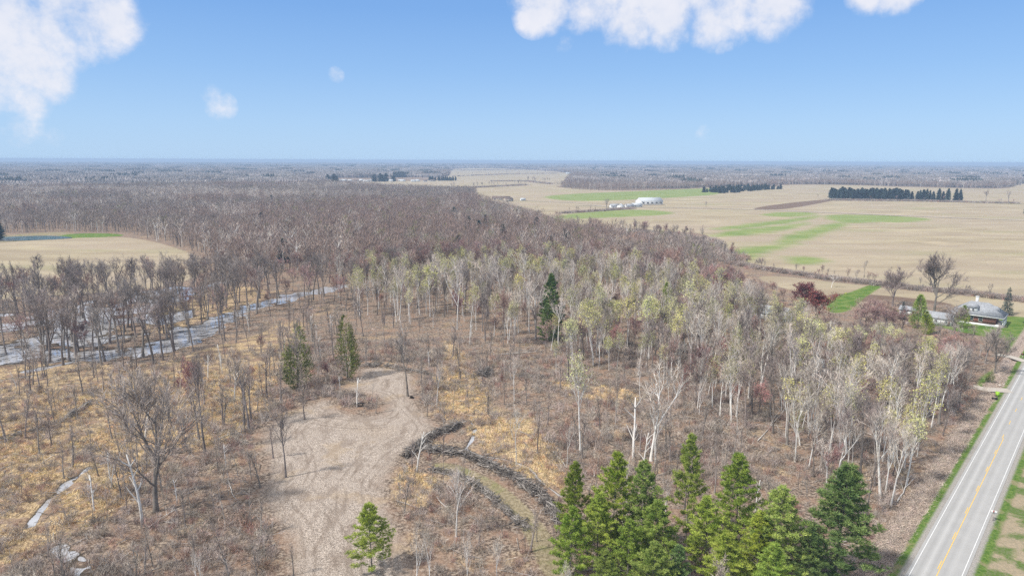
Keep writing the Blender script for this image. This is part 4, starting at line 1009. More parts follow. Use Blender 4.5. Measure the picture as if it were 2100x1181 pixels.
km = ~(kp | kg | kc); ks_ = (fbm(X, Y, 150, 6)+rs.normal(0, .05, n)) > .47
far_sets = [('far_wood', km & ~ks_, FP[:6], 'grey-brown leafless woodland spreading behind the near trees', 'woodland'), ('far_maroon_wood', km & ks_, FP[6:], 'maroon-brown leafless woodland patches behind the near trees', 'woodland'),
            ('far_pale_wood', kp, FPP, 'pale silvery trunks scattered through the far woodland', 'woodland'),
            ('far_budding_wood', kg, FPG, 'dull green trees scattered through the far woodland', 'woodland')]
for nm, k, pr, lb, ct in far_sets:
    idx = np.where(k)[0]; sc_ = 1.0
    scatter(nm, np.stack([X[idx], Y[idx], 0*X[idx]], 1), np.stack([0*X[idx], 0*X[idx], rs.rand(len(idx))*6.28], 1), np.stack([wv[idx]*sc_, wv[idx]*sc_, hs[idx]], 1), pr, lb, ct)
idx = np.where(kc)[0]; q_ = rs.uniform(.8, 1.25, len(idx))
scatter('far_evergreens', np.stack([X[idx], Y[idx], 0*X[idx]], 1), np.stack([0*q_, 0*q_, rs.rand(len(idx))*6.28], 1), np.stack([q_, q_, q_], 1), CONF, 'single dark evergreens dotted through the far woodland', 'woodland')
print('far', n, len(idx))
# patches of woodland beyond
def patch(rng, S=130., step=8.5, mats=('far_twig', 'bark_grey'), hh=15.):
    mb = MB(); k = int(S/step)
    for i in range(k):
        for j in range(k):
            x = (i+rng.uniform(0, 1))*step-S/2; y = (j+rng.uniform(0, 1))*step-S/2; h = hh*rng.uniform(.65, 1.25); w = rng.uniform(3.4, 6)
            m = 0 if rng.random() < .8 else 1
            top = Vector((x, y, h)); ring = [Vector((x+math.cos(a)*w*rng.uniform(.7, 1.1), y+math.sin(a)*w*rng.uniform(.7, 1.1), h*rng.uniform(.55, .75))) for a in (0, 1.26, 2.5, 3.77, 5.0)]
            for q in range(5):
                mb.tri(tuple(top), tuple(ring[q]), tuple(ring[(q+1) % 5]), m); a_, b_ = ring[q], ring[(q+1) % 5]
                mb.quad(tuple(a_), tuple((a_.x, a_.y, 0)), tuple((b_.x, b_.y, 0)), tuple(b_), 1 if q % 2 else m)
    return mb
M['patch_a'] = simple('far_canopy', (.21, .185, .17), .2, .02, objvar=.22, island=.14)
M['patch_b'] = simple('far_canopy_pale', (.29, .25, .23), .2, .02, objvar=.22, island=.14)
M['patch_c'] = simple('far_canopy_dark', (.05, .06, .055), .2, .02, objvar=.2, island=.3)
PAT = [patch(random.Random(40+k)).mesh('patch', ['patch_a', 'patch_b']) for k in range(5)]
PATG = [patch(random.Random(50+k), S=60, hh=19).mesh('patch', ['patch_c', 'patch_c']) for k in range(2)]
rs = np.random.RandomState(8)
pts = []; rot = []
xs = np.arange(-9500, 9500, 122.)
for yy in np.arange(1300, 13500, 122.):
    for xx in xs:
        r = math.hypot(xx, yy)
        if r < 1790 or r > 12500 or abs(math.degrees(math.atan2(xx, yy))) > 44: continue
        pts.append((xx+rs.uniform(-8, 8), yy+rs.uniform(-8, 8)))
pts = np.array(pts); px, py = Q(pts[:, 0], pts[:, 1])
ok = sd_union(pts[:, 0], pts[:, 1], FIELD, 90) < -62
ok &= ~((fbm(pts[:, 0], pts[:, 1]*.35, 900, 3) > .70))
for q in NOFAR[1:3]: ok &= ~zmask(px, py, q)
pts = pts[ok]; n = len(pts)
scatter('horizon_wood', np.stack([pts[:, 0], pts[:, 1], np.zeros(n)], 1), np.stack([np.zeros(n)]*2+[rs.randint(0, 4, n)*1.5708], 1), np.stack([np.ones(n)*1.0, np.ones(n), .8+.35*rs.rand(n)], 1), PAT, 'hazy woodland reaching to the horizon', 'woodland')
g = rs.rand(n) < .14
scatter('horizon_evergreens', np.stack([pts[g, 0]+rs.uniform(-60, 60, g.sum()), pts[g, 1]+rs.uniform(-60, 60, g.sum()), np.zeros(g.sum())], 1), np.stack([np.zeros(g.sum())]*2+[rs.rand(g.sum())*6.28], 1), np.stack([.5+rs.rand(g.sum()), .3+.5*rs.rand(g.sum()), .9+.2*rs.rand(g.sum())], 1), PATG, 'dark evergreen stands among the distant woods', 'woodland')
print('patches', n)
# thin wood to bridge from trees to patches at field margins and the far side of the fields
X, Y, rs = jgrid(9.0, 1750, 4300, 44, 19); d = sd_union(X, Y, FIELD, 130); ok = (d < -3) & (d > -125)
px, py = Q(X, Y)
for q in NOFAR[1:3]: ok &= ~zmask(px, py, q)
X, Y = X[ok], Y[ok]; n = len(X); hs = .8+.35*rs.rand(n)
scatter('field_margin_wood', np.stack([X, Y, 0*X], 1), np.stack([0*X, 0*X, rs.rand(n)*6.28], 1), np.stack([hs*1.5, hs*1.5, hs], 1), FP+FPP[:1], 'leafless wood standing along the far field edges', 'woodland')
print('margin', n)
# wood blocks standing in the fields
def block(name, pts, label, meshes, s=7., h=(.8, 1.2), wide=1.1, seed=3):
    pg = poly(pts); lo, hi = pg.min(0), pg.max(0); rs = np.random.RandomState(seed)
    gx, gy = np.meshgrid(np.arange(lo[0], hi[0], s), np.arange(lo[1], hi[1], s)); gx = gx.ravel()+rs.uniform(-.45, .45, gx.size)*s; gy = gy.ravel()+rs.uniform(-.45, .45, gy.size)*s
    k = inpoly(gx, gy, pg); gx, gy = gx[k], gy[k]; n = len(gx); z = rs.uniform(h[0], h[1], n)
    print(name, n)
    return scatter(name, np.stack([gx, gy, 0*gx], 1), np.stack([0*gx, 0*gx, rs.rand(n)*6.28], 1), np.stack([z*wide, z*wide, z], 1), meshes, label, 'woodland')
block('field_wood', [(1150, 388), (1250, 392.5), (1400, 388.5), (1485, 383.5), (1600, 380), (1600, 371), (1480, 368), (1300, 368), (1200, 372), (1155, 378)], 'grey leafless wood block standing between the far fields', FP+FPP[:1], 8.0)
block('back_wood', [(1600, 378), (1700, 378), (1960, 384), (2082, 386), (2085, 376), (1900, 366), (1600, 366)], 'leafless wood behind the far right fields', FP+FPP, 9.0)
def conifer_row(pts, n, depth, hr, label, group, rnd, width=1.0):
    desc, place = label.split('|'); made = []
    a, b = np.array(P(*pts[0])), np.array(P(*pts[1])); d = (b-a)/np.linalg.norm(b-a); nr = np.array([-d[1], d[0]])
    for i in range(n):
        t = (i+rnd.random())/n; q = a+(b-a)*t+nr*rnd.uniform(0, depth); h = rnd.uniform(hr[0]*.8, hr[1]*1.08)
        o = obj('pine_tree', CONF[rnd.randrange(4)], None, loc=(q[0], q[1], 0)); s = h/14; wq = width*rnd.uniform(.75, 1.25); o.scale = (s*wq, s*wq, s); o.rotation_euler = (0, 0, rnd.random()*6)
        tag(o, 'x', 'far pine', group); a_, b_ = Q(q[0], q[1]); made.append((o, float(a_), float(b_), h))
    rank(made, desc, place)
rn = random.Random(4)
conifer_row([(1492, 397), (1606, 388)], 110, 70, (10, 14), 'dark evergreen|of the planted row between far fields', 'planted evergreen row in far fields', rn, 1.1)
conifer_row([(1712, 408), (1868, 410.5)], 130, 90, (14, 20), 'dark pine|of the block beyond the highway', 'pine block beyond the highway', rn, 1.35)
conifer_row([(1870, 411), (1985, 413)], 14, 25, (16, 22), 'spaced pine|right of the pine block', 'thin pine row beyond the highway', rn, .8)
conifer_row([(860, 398), (960, 397)], 26, 40, (8, 13), 'dark evergreen|in the strip before the hamlet', 'evergreen strip before the hamlet', rn, 1.0)
conifer_row([(668, 375), (690, 375)], 6, 30, (22, 28), 'large dark pine|at the left end of the hamlet', 'pines at the left of the hamlet', rn, 1.2)
conifer_row([(768, 373), (808, 372.5)], 5, 15, (18, 27), 'conical evergreen|among the hamlet houses', 'evergreens in the hamlet', rn, 1.5)
conifer_row([(880, 371), (935, 371)], 16, 30, (13, 17), 'dark evergreen|in the clump right of the hamlet', 'evergreens right of the hamlet', rn, 1.2)
conifer_row([(2085, 438), (2110, 440)], 4, 20, (12, 16), 'dark evergreen|at the right edge by the highway', 'evergreens at the right edge', rn, 1.3)
conifer_row([(0, 492), (2, 490)], 2, 5, (16, 20), 'dark evergreen|by the pond at the left edge', 'evergreens by the pond', rn, 1.0)

# field hedges: brush as stuff, with small trees as things
SH = []
for k in range(6):
    rng = random.Random(300+k); mb = MB()
    for i in range(46):
        p = Vector((rng.gauss(0, .5), rng.gauss(0, .5), 0)); d = Vector((rng.gauss(0, .38), rng.gauss(0, .38), 1)).normalized(); L = rng.uniform(.5, 1.15)
        mb.blade(p*.5, d, L, .03, rng, 0)
        for t in range(2): mb.blade(p*.5+d*L*rng.uniform(.4, .8), turn(d, rng.uniform(.3, .8), rng.random()*6.28), L*.45, .022, rng, 0)
    SH.append((mb.mesh('shrub', ['shrub' if k else 'shrub_red'])))
def hedge(name, pts, w, n, hr, label, seed, meshes=None, trees=0, tr=(5, 9), kinds=('bare_tall', 'bare', 'maroon'), tlabel='', tgroup=''):
    rs = np.random.RandomState(seed); pp = np.array([P(*p) for p in pts]); seg = np.hypot(*np.diff(pp, axis=0).T); cum = np.concatenate([[0], np.cumsum(seg)])
    def at(t):
        d = t*cum[-1]; i = np.clip(np.searchsorted(cum, d)-1, 0, len(seg)-1); f = (d-cum[i])/seg[i]; return pp[i]+(pp[i+1]-pp[i])*f[:, None]
    q = at(rs.rand(n))+rs.normal(0, w/2, (n, 2)); s = rs.uniform(*hr, n)
    scatter(name, np.stack([q[:, 0], q[:, 1], ground_h(q[:, 0], q[:, 1])], 1), np.stack([0*s, 0*s, rs.rand(n)*6.28], 1), np.stack([s*1.3, s*1.3, s], 1), SH, label, 'hedge')
    q = at(rs.rand(trees)) if trees else []
    made = []
    for p in q:
        hh_ = rs.uniform(*tr); a_, b_ = Q(p[0], p[1])
        made.append((plant(kinds[rs.randint(len(kinds))], float(p[0]), float(p[1]), hh_, 'x', tgroup, wide=rs.uniform(.6, 1.1)), float(a_), float(b_), hh_))
    if made: rank(made, *tlabel.split('|'))
HP = [(1500, 541), (1560, 552), (1640, 564), (1700, 572), (1790, 583), (1870, 592), (1950, 600), (2040, 610), (2150, 624)]
hedge('field_hedge', HP, 3.5, 2400, (1.0, 2.6), 'dark low brush hedge along the near edge of the big field', 1, trees=46, tr=(3.5, 9), tlabel='bare tree|in the hedge of the big field', tgroup='small trees of the field hedge')
hedge('far_hedge', [(1700, 411), (1870, 413), (2000, 416), (2090, 418)], 6, 900, (1.5, 4), 'dark brush under the pines beyond the highway', 2, trees=10, tr=(7, 12), tlabel='bare tree|in the brush beyond the highway', tgroup='small trees beyond the highway')
hedge('wood_edge_brush', [(1290, 478), (1400, 492), (1460, 500)], 12, 900, (2, 5), 'brush at the wood edge below the big field', 3, trees=26, tr=(10, 15), kinds=('maroon', 'bare'), tlabel='leafless tree|by the field hut', tgroup='trees at the wood edge by the field hut')
hedge('wood_edge_brush', [(1180, 468), (1300, 480), (1420, 500), (1500, 535)], 14, 1200, (2, 5), 'brush along the back edge of the wood', 4, trees=30, tr=(8, 14), kinds=('maroon', 'bare', 'bare_tall'), tlabel='bare tree|along the wood back edge', tgroup='trees along the back edge of the wood')
hedge('farmstead_hedge', [(1150, 438), (1230, 433), (1300, 428)], 6, 500, (1.5, 3.5), 'low brush beside the white farmstead', 5, trees=8, tr=(6, 10), tlabel='bare tree|by the white farmstead', tgroup='small trees by the farmstead')
hedge('hamlet_hedge', [(785, 391), (870, 391), (1000, 384), (1080, 380)], 8, 900, (2, 5), 'brush line across the fields before the hamlet', 6, trees=22, tr=(12, 19), kinds=('bare', 'bare_tall'), tlabel='bare tree|on the hamlet brush line', tgroup='trees on the hamlet brush line')
hedge('hamlet_hedge', [(1010, 372), (1080, 372), (1130, 378)], 14, 500, (2, 5), 'brush line right of the hamlet', 7, trees=14, tr=(16, 22), kinds=('bare', 'bare_tall'), tlabel='bare tree|in the clump right of the hamlet', tgroup='trees right of the hamlet')

hedge('distant_hedge', [(930, 362), (1040, 358), (1140, 356)], 10, 300, (3, 6), 'brush line across the farthest pale fields', 8, trees=16, tr=(14, 20), kinds=('bare', 'bare_tall'), tlabel='bare tree|on the farthest brush line', tgroup='trees on the farthest brush line')
hedge('distant_hedge', [(940, 350), (1060, 348.5), (1180, 350)], 14, 300, (4, 8), 'faint brush line near the horizon', 9)
# ------------------------------------------------------------------ undergrowth, grass, fallen sticks
X, Y, rs = jgrid(1.25, 88, 250, 40, 31); px, py = Q(X, Y)
ok = allowed(X, Y) & (np.min([segdist(X, Y, p)-w_ for p, w_ in WATER_LINES], 0) > .3) & (px > -150) & (px < 2250)
X, Y, px, py = X[ok], Y[ok], px[ok], py[ok]; z = ground_h(X, Y); gd = sd_union(X, Y, GOLD, 8); nn = fbm(X, Y, 14, 5)
k = (z > WL+.02) & (rs.rand(len(X)) < np.clip(.48+(nn-.5)*2.2, .08, .95)*np.where(gd > 0, .5, 1.0))
xs, ys, zs_ = X[k], Y[k], z[k]; s = rs.uniform(.5, 1.7, len(xs))*np.where(rs.rand(len(xs)) < .12, 1.7, 1)
scatter('undergrowth', np.stack([xs, ys, zs_], 1), np.stack([rs.normal(0, .15, len(xs)), rs.normal(0, .15, len(xs)), rs.rand(len(xs))*6.28], 1), np.stack([s*1.2, s*1.2, s], 1), SH, 'thin leafless brush covering the woodland floor', 'brush')
print('undergrowth', len(xs))
SP = merged('sapling')
X, Y, rs = jgrid(2.6, 90, 330, 42, 41); px, py = Q(X, Y); z = ground_h(X, Y); nn = fbm(X, Y, 18, 3)
k = allowed(X, Y) & (z > WL) & (rs.rand(len(X)) < np.clip(.10+(nn-.45)*1.3, .03, .5)*np.where(px < 560, .45, 1.0)); X, Y, z = X[k], Y[k], z[k]; n = len(X); s = rs.uniform(2.0, 6.5, n)
scatter('sapling_thicket', np.stack([X, Y, z], 1), np.stack([rs.normal(0, .12, n), rs.normal(0, .12, n), rs.rand(n)*6.28], 1), np.stack([s, s, s], 1), SP, 'thicket of thin leafless saplings all over the open wood', 'saplings')
print('thicket', n)
GT = []
for k in range(4):
    rng = random.Random(500+k); mb = MB()
    for i in range(40):
        mb.blade(Vector((rng.gauss(0, .28), rng.gauss(0, .35), 0)), Vector((rng.gauss(0, .5), rng.gauss(0, .5), 1)).normalized(), rng.uniform(.35, .8), .06, rng, 0)
    GT.append(mb.mesh('tuft', ['grass_gold']))
X, Y, rs = jgrid(.95, 88, 230, 40, 33); gd = sd_union(X, Y, GOLD, 8); nn = fbm(X, Y, 9, 1); z = ground_h(X, Y)
k = (gd > -1.5+nn) & allowed(X, Y) & (z > WL+.05) & (rs.rand(len(X)) < np.clip(.45+(nn-.47)*4.5, 0.0, .95))
X, Y, z = X[k], Y[k], z[k]; n = len(X); s = rs.uniform(.6, 1.2, n)
scatter('marsh_grass', np.stack([X, Y, z], 1), np.stack([rs.normal(0, .2, n), rs.normal(0, .2, n), rs.rand(n)*6.28], 1), np.stack([s*1.2, s*1.2, s], 1), GT, 'dead golden marsh grass in tufts', 'grass')
print('grass', n)
ST = []
for k in range(6):
    rng = random.Random(700+k); mb = MB(); L = rng.uniform(1.6, 3.2)
    p = path(Vector((-L/2, 0, .08)), Vector((1, 0, .02)), L, 4, .10, 0, rng); mb.tube(p, taper(.055, .02, 4), 4, 0)
    for i in range(3): mb.blade(p[rng.randint(1, 3)], Vector((rng.uniform(.2, 1), rng.uniform(-1, 1), rng.uniform(0, .5))).normalized(), L*.4, .05, rng, 0)
    ST.append(mb.mesh('stick', ['deadwood']))
X, Y, rs = jgrid(2.2, 88, 300, 41, 35); z = ground_h(X, Y); k = allowed(X, Y) & (z > WL-.1) & (rs.rand(len(X)) < .62*np.clip(fbm(X, Y, 20, 2)*2.4-.3, .1, 1.6)); X, Y, z = X[k], Y[k], z[k]; n = len(X); s = rs.uniform(.5, 1.7, n)
scatter('fallen_sticks', np.stack([X, Y, z+.05], 1), np.stack([rs.normal(0, .12, n), rs.normal(0, .12, n), rs.rand(n)*6.28], 1), np.stack([s, s, s], 1), ST, 'small fallen sticks littering the ground', 'sticks')
print('sticks', n)
X, Y, rs = jgrid(3.0, 190, 330, 44, 36); px, py = Q(X, Y); k = zmask(px, py, Z_SWAMP) & (rs.rand(len(X)) < .6); X, Y = X[k], Y[k]; n = len(X); s = rs.uniform(1.0, 2.6, n); z = np.maximum(ground_h(X, Y), WL)
M['wet_wood'] = simple('wet_wood', (.07, .06, .05), .2, .7, objvar=.4)
STW = []
for m_ in ST:
    q_ = m_.copy(); q_.materials[0] = M['wet_wood']; STW.append(q_)
scatter('swamp_driftwood', np.stack([X, Y, z+.03], 1), np.stack([0*X, 0*X, rs.normal(.4, .5, n)], 1), np.stack([s, s, s], 1), STW, 'dark fallen branches lying across the flooded swamp', 'driftwood')
# dead reed litter along the ditch
vv = np.random.RandomState(2); n = 7000; uu = vv.uniform(-9.8, -5.9, n); ww = vv.uniform(-40, 150, n); q = RMID[None]+uu[:, None]*RNRM+ww[:, None]*RDIR
mb = MB(); rng = random.Random(9)
M['reed'] = simple('dead_reeds', (.50, .41, .34), .15, .5, objvar=.35, island=.4)
RD = []
for k in range(3):
    mb = MB(); rng = random.Random(900+k)
    for i in range(22):
        mb.blade(Vector((rng.gauss(0, .4), rng.gauss(0, .4), .05)), Vector((rng.gauss(0, 1), rng.gauss(0, 1), rng.uniform(.05, .6))).normalized(), rng.uniform(.4, .9), .05, rng, 0)
    RD.append(mb.mesh('reeds', ['reed']))
s = vv.uniform(.7, 1.3, n); scatter('ditch_reeds', np.stack([q[:, 0], q[:, 1], ground_h(q[:, 0], q[:, 1])], 1), np.stack([0*s, 0*s, vv.rand(n)*6.28], 1), np.stack([s, s, s], 1), RD, 'flattened pale dead reeds in the roadside ditch', 'reeds')

# ------------------------------------------------------------------ brush piles and fallen logs
def pile(pts, w, n, h, label, seed, mats=('pile_wood',)):
    rng = random.Random(seed); mb = MB(); pp = [Vector((p[0], p[1])) for p in pts]; seg = [(b-a).length for a, b in zip(pp[:-1], pp[1:])]; tot = sum(seg)
    c = pp[len(pp)//2]; z0 = gz(c.x, c.y)
    for i in range(n):
        t = rng.random()*tot; k = 0
        while k < len(seg)-1 and t > seg[k]: t -= seg[k]; k += 1
        a, b = pp[k], pp[k+1]; d = (b-a).normalized(); o_ = rng.gauss(0, w*.42); q = a.lerp(b, min(1, t/seg[k]))+Vector((d.y, -d.x))*o_
        zz = h*max(0, 1-(o_/w)**2)*rng.uniform(.1, 1)
        az = math.atan2(d.y, d.x)+rng.gauss(0, .8); dr = Vector((math.cos(az), math.sin(az), rng.gauss(0, .22)))
        L = rng.uniform(.8, 3.4); r = rng.choice([.02, .03, .04, .05, .07, .12]); st = Vector((q.x-c.x, q.y-c.y, zz))-dr*L/2; st.z = max(st.z, -.05)
        mb.tube(path(st, dr, L, 3, .07, 0, rng), taper(r, r*.55, 3), 5, 0, cap=True)
    o = obj('brush_pile', mb, list(mats), loc=(c.x, c.y, z0)); return tag(o, label, 'brush pile', 'piles of felled branches')
pile(PILES[0], 1.7, 620, 1.5, 'short grey brush pile reaching up right from the clearing corner', 1)
pile(PILES[1], 1.6, 1500, 1.6, 'longest grey brush pile curving down toward the pine clump', 2)
pile(PILES[2], 1.3, 560, .9, 'lower brush pile on the near side of the grassy track', 3)
pile(PILES[3], 2.0, 300, 1.0, 'low brush pile along the top of the clearing', 4)
pile([P(985, 772), P(1005, 768)], 3.0, 220, 2.4, 'round grey brush heap right of the golden path', 5)
pile([P(0, 905), P(60, 890), P(130, 865), P(190, 825)], 2.2, 330, 1.2, 'grey fallen tree tangle in the golden marsh at left', 6)
pile([P(1060, 770), P(1120, 775)], 3.0, 120, .8, 'loose grey brush heap in the open wood centre', 7)
def log(a, b, r, label, m='deadwood_pale', seed=1):
    rng = random.Random(seed); A, B_ = Vector((*P(*a), 0)), Vector((*P(*b), 0)); L = (B_-A).length; mb = MB(); d = (B_-A)
    pts = [Vector((0, 0, .25))+d*(i/6)+Vector((rng.gauss(0, .12), rng.gauss(0, .12), .0)) for i in range(7)]; mb.tube(pts, taper(r, r*.35, 6), 6, 0, cap=True)
    for k in range(4):
        i = rng.randint(2, 5); s = Vector((rng.uniform(-1, 1), rng.uniform(-1, 1), rng.uniform(.2, .9))).normalized(); mb.tube(path(pts[i], d.normalized()*.8+s*.6, L*.25, 3, .08, .02, rng), taper(r*.4, .02, 3), 4, 0)
    o = obj('fallen_log', mb, m, loc=(A.x, A.y, gz(A.x, A.y))); tag(o, label, 'log', 'fallen pale logs')
for k, (a, b, r, lb) in enumerate([((122, 868), (186, 826), .2, 'long pale log on the fallen tree tangle in the golden marsh'), ((302, 1085), (360, 1045), .14, 'pale log leaning below the large bare left tree'),
        ((405, 1000), (360, 1012), .2, 'dark lying log behind the large bare left tree'), ((895, 1020), (930, 1060), .13, 'pale log pointing down right below the lower brush pile'), ((812, 1027), (870, 1046), .12, 'thin brown log right of the lower clearing'),
        ((1136, 928), (1162, 962), .15, 'curved pale log on the golden grass above the pines'), ((1065, 885), (1105, 905), .12, 'dark fallen branch right of the small creek'), ((440, 905), (490, 885), .15, 'pale log in the brush left of the clearing'),
        ((465, 985), (483, 1025), .12, 'arched pale stem beside the clearing'), ((1555, 905), (1610, 840), .13, 'leaning pale trunk in the right wood'), ((1840, 1030), (1870, 975), .14, 'leaning pale trunk at the ditch side of the right wood'),
        ((1030, 728), (1110, 722), .18, 'long grey log lying in the open wood centre'), ((560, 770), (610, 760), .12, 'small grey log by the yellow-green cedar')]): log(a, b, r, lb, seed=k, m='deadwood' if 'dark' in lb or 'brown' in lb else 'deadwood_pale')

# ------------------------------------------------------------------ buildings
def house_frame(name, label, cat, px, py, rz, group=None):
    x, y = P(px, py); return thing(name, label, cat, (x, y, gz(x, y)), rz, group)
def hip_roof(L, D, z0, z1, ov, hip):
    mb = MB(); a, b = L/2+ov, D/2+ov; r = L/2-hip
    v = [(-a, -b, z0), (a, -b, z0), (a, b, z0), (-a, b, z0), (-r, 0, z1), (r, 0, z1)]
    mb.v = v; mb.f = [(0, 1, 5, 4), (2, 3, 4, 5), (1, 2, 5), (3, 0, 4), (3, 2, 1, 0)]; mb.m = [0]*5; return mb
def gable_roof(L, D, z0, z1, ov=.4, th=.18):
    mb = MB(); a, b = L/2+ov, D/2+ov; s = (z1-z0)/(D/2); ze = z0-s*ov
    mb.v = [(-a, -b, ze), (a, -b, ze), (a, b, ze), (-a, b, ze), (-a, 0, z1), (a, 0, z1), (-a, -b, ze+th), (a, -b, ze+th), (a, b, ze+th), (-a, b, ze+th), (-a, 0, z1+th), (a, 0, z1+th)]
    mb.f = [(6, 7, 11, 10), (8, 9, 10, 11), (0, 4, 5, 1), (2, 5, 4, 3), (0, 1, 7, 6), (2, 3, 9, 8), (0, 6, 10, 4), (4, 10, 9, 3), (1, 5, 11, 7), (5, 2, 8, 11)]; mb.m = [0]*10; return mb
def window(parent, x, y, z, w, h, ax='y', sgn=-1):
    f = MB(); g = MB(); t = .12
    def bx(mb, x0, x1, z0, z1, d0, d1):
        if ax == 'y': mb.box(x+x0, x+x1, min(y+sgn*d0, y+sgn*d1), max(y+sgn*d0, y+sgn*d1), z+z0, z+z1)
        else: mb.box(min(x+sgn*d0, x+sgn*d1), max(x+sgn*d0, x+sgn*d1), y+x0, y+x1, z+z0, z+z1)
    bx(f, -w/2-t, w/2+t, -h/2-t, -h/2, 0, .08); bx(f, -w/2-t, w/2+t, h/2, h/2+t, 0, .08); bx(f, -w/2-t, -w/2, -h/2, h/2, 0, .08); bx(f, w/2, w/2+t, -h/2, h/2, 0, .08); bx(f, -w/2, w/2, -.04, .04, .02, .07)
    o = obj('window', f, 'wall_white', parent); bx(g, -w/2, w/2, -h/2, h/2, .005, .018); obj('pane', g, 'glass', o)
def gable_house(name, label, cat, px, py, rz, L, D, hw, hr, wall='wall_white', roof='roof_grey', wins=3, group=None, parts=True, door=True):
    t = house_frame(name, label, cat, px, py, rz, group); mb = MB(); mb.box(-L/2, L/2, -D/2, D/2, -.3, hw)
    n = len(mb.v); mb.v += [(-L/2, -D/2, hw), (-L/2, D/2, hw), (-L/2, 0, hr), (L/2, -D/2, hw), (L/2, D/2, hw), (L/2, 0, hr)]; mb.f += [(n, n+2, n+1), (n+3, n+4, n+5)]; mb.m += [0, 0]
    obj('wall', mb, wall, t); obj('roof', gable_roof(L, D, hw, hr), roof, t)
    if parts:
        for i in range(wins): window(t, -L/2+L*(i+.5)/wins, -D/2, hw*.55, L*.09, hw*.35)
        if door:
            d = MB(); d.box(L*.46-.9, L*.46, -D/2-.06, -D/2-.003, 0, 2.0); obj('door', d, 'roof_brown', t)
    return t
# brick farmhouse: hipped grey roof, dormer to the camera, porch at the road end
RZ = math.atan2(RNRM[1], RNRM[0])           # local +x points to the road, local -y back along the road toward the camera
fh = house_frame('farmhouse', 'red brick farmhouse with grey hipped roof, white dormer and porch', 'house', 2004, 660, RZ)
fh.scale = (1.08, 1.08, 1.15); L_, D_ = 12.5, 10.5
mb = MB(); mb.box(-L_/2, L_/2, -D_/2, D_/2, .7, 3.5); obj('wall', mb, 'brick', fh)
mb = MB(); mb.box(-L_/2-.05, L_/2+.05, -D_/2-.05, D_/2+.05, -.4, .7); obj('foundation', mb, 'wall_white', fh)
roof = obj('roof', hip_roof(L_+3.5, D_, 3.55, 7.6, .9, 5.0), 'roof_grey', fh)
mb = MB(); mb.box(-L_/2-2.7, L_/2+2.7, -D_/2-.95, D_/2+.95, 3.28, 3.547); obj('eaves', mb, 'wall_white', fh)
mb = MB(); mb.box(-1.5, -.6, .5, 1.4, 6.0, 9.2); mb.box(-1.62, -.48, .38, 1.52, 9.2, 9.4); obj('chimney', mb, 'wall_white', roof)
dm = MB(); dm.box(-3.9, 0.1, -4.6, -1.0, 4.2, 6.0); dormer = obj('dormer', dm, 'wall_white', roof)
mb = MB(); mb.v = [(-4.3, -5.0, 6.0), (.5, -5.0, 6.0), (.5, 0, 6.4), (-4.3, 0, 6.4), (-2.6, -3.2, 7.25), (-1.2, -3.2, 7.25), (-1.2, 0, 7.3), (-2.6, 0, 7.3)]; mb.f = [(0, 1, 5, 4), (1, 2, 6, 5), (3, 0, 4, 7), (4, 5, 6, 7), (0, 3, 2, 1)]; mb.m = [0]*5; obj('dormer_roof', mb, 'roof_grey', roof)
for x in (-2.7, -1.2): window(dormer, x, -4.6, 5.1, .7, 1.0)
dm = MB(); dm.box(4.0, 6.6, -1.9, 1.9, 4.2, 5.5); d2 = obj('dormer', dm, 'wall_white', roof); mb = MB(); mb.v = [(3.0, -2.3, 5.5), (7.0, -2.3, 5.5), (7.0, 2.3, 5.5), (3.0, 2.3, 5.5), (3.0, 0, 6.7), (5.6, 0, 6.7)]; mb.f = [(0, 1, 5, 4), (1, 2, 5), (2, 3, 4, 5), (3, 2, 1, 0), (0, 4, 3)]; mb.m = [0]*5; obj('dormer_roof', mb, 'roof_grey', roof)
for x in (-4.6, 1.6): window(fh, x, -D_/2, 2.2, 1.1, 1.6)
window(fh, -1.6, -D_/2, 2.2, 1.5, 1.5)
mb = MB(); mb.box(L_/2, L_/2+2.5, -D_/2, D_/2, -.3, .75); mb.box(L_/2+2.3, L_/2+2.5, -D_/2, D_/2, .75, 1.6)
for y in (-D_/2+.15, -1.7, 1.7, D_/2-.15): mb.box(L_/2+2.18, L_/2+2.48, y-.15, y+.15, 1.6, 3.28)
obj('porch', mb, 'wall_white', fh)
mb = MB(); mb.box(L_/2+.003, L_/2+.06, -.5, .5, .75, 2.8); dr = obj('door', mb, 'roof_brown', fh)
gable_house('outbuilding', 'long white outbuilding with grey roof behind the gnarled tree', 'house', 1922, 662, RZ+.0, 11, 7, 2.8, 4.6, wins=3)
gable_house('outbuilding', 'small pale shed left of the long outbuilding', 'shed', 1862, 645, RZ, 6, 5, 2.4, 3.6, wins=1)
gable_house('bungalow', 'pale blue-grey house glimpsed through bare trees left of the crimson maples', 'house', 1575, 652, RZ, 17, 9, 2.9, 5.2, roof='roof_white', wins=4)
gable_house('cottage', 'white walled house hidden among yellow-budded trees in the right wood', 'house', 1700, 765, RZ, 9, 6, 2.7, 4.0, roof='roof_white', wins=2)
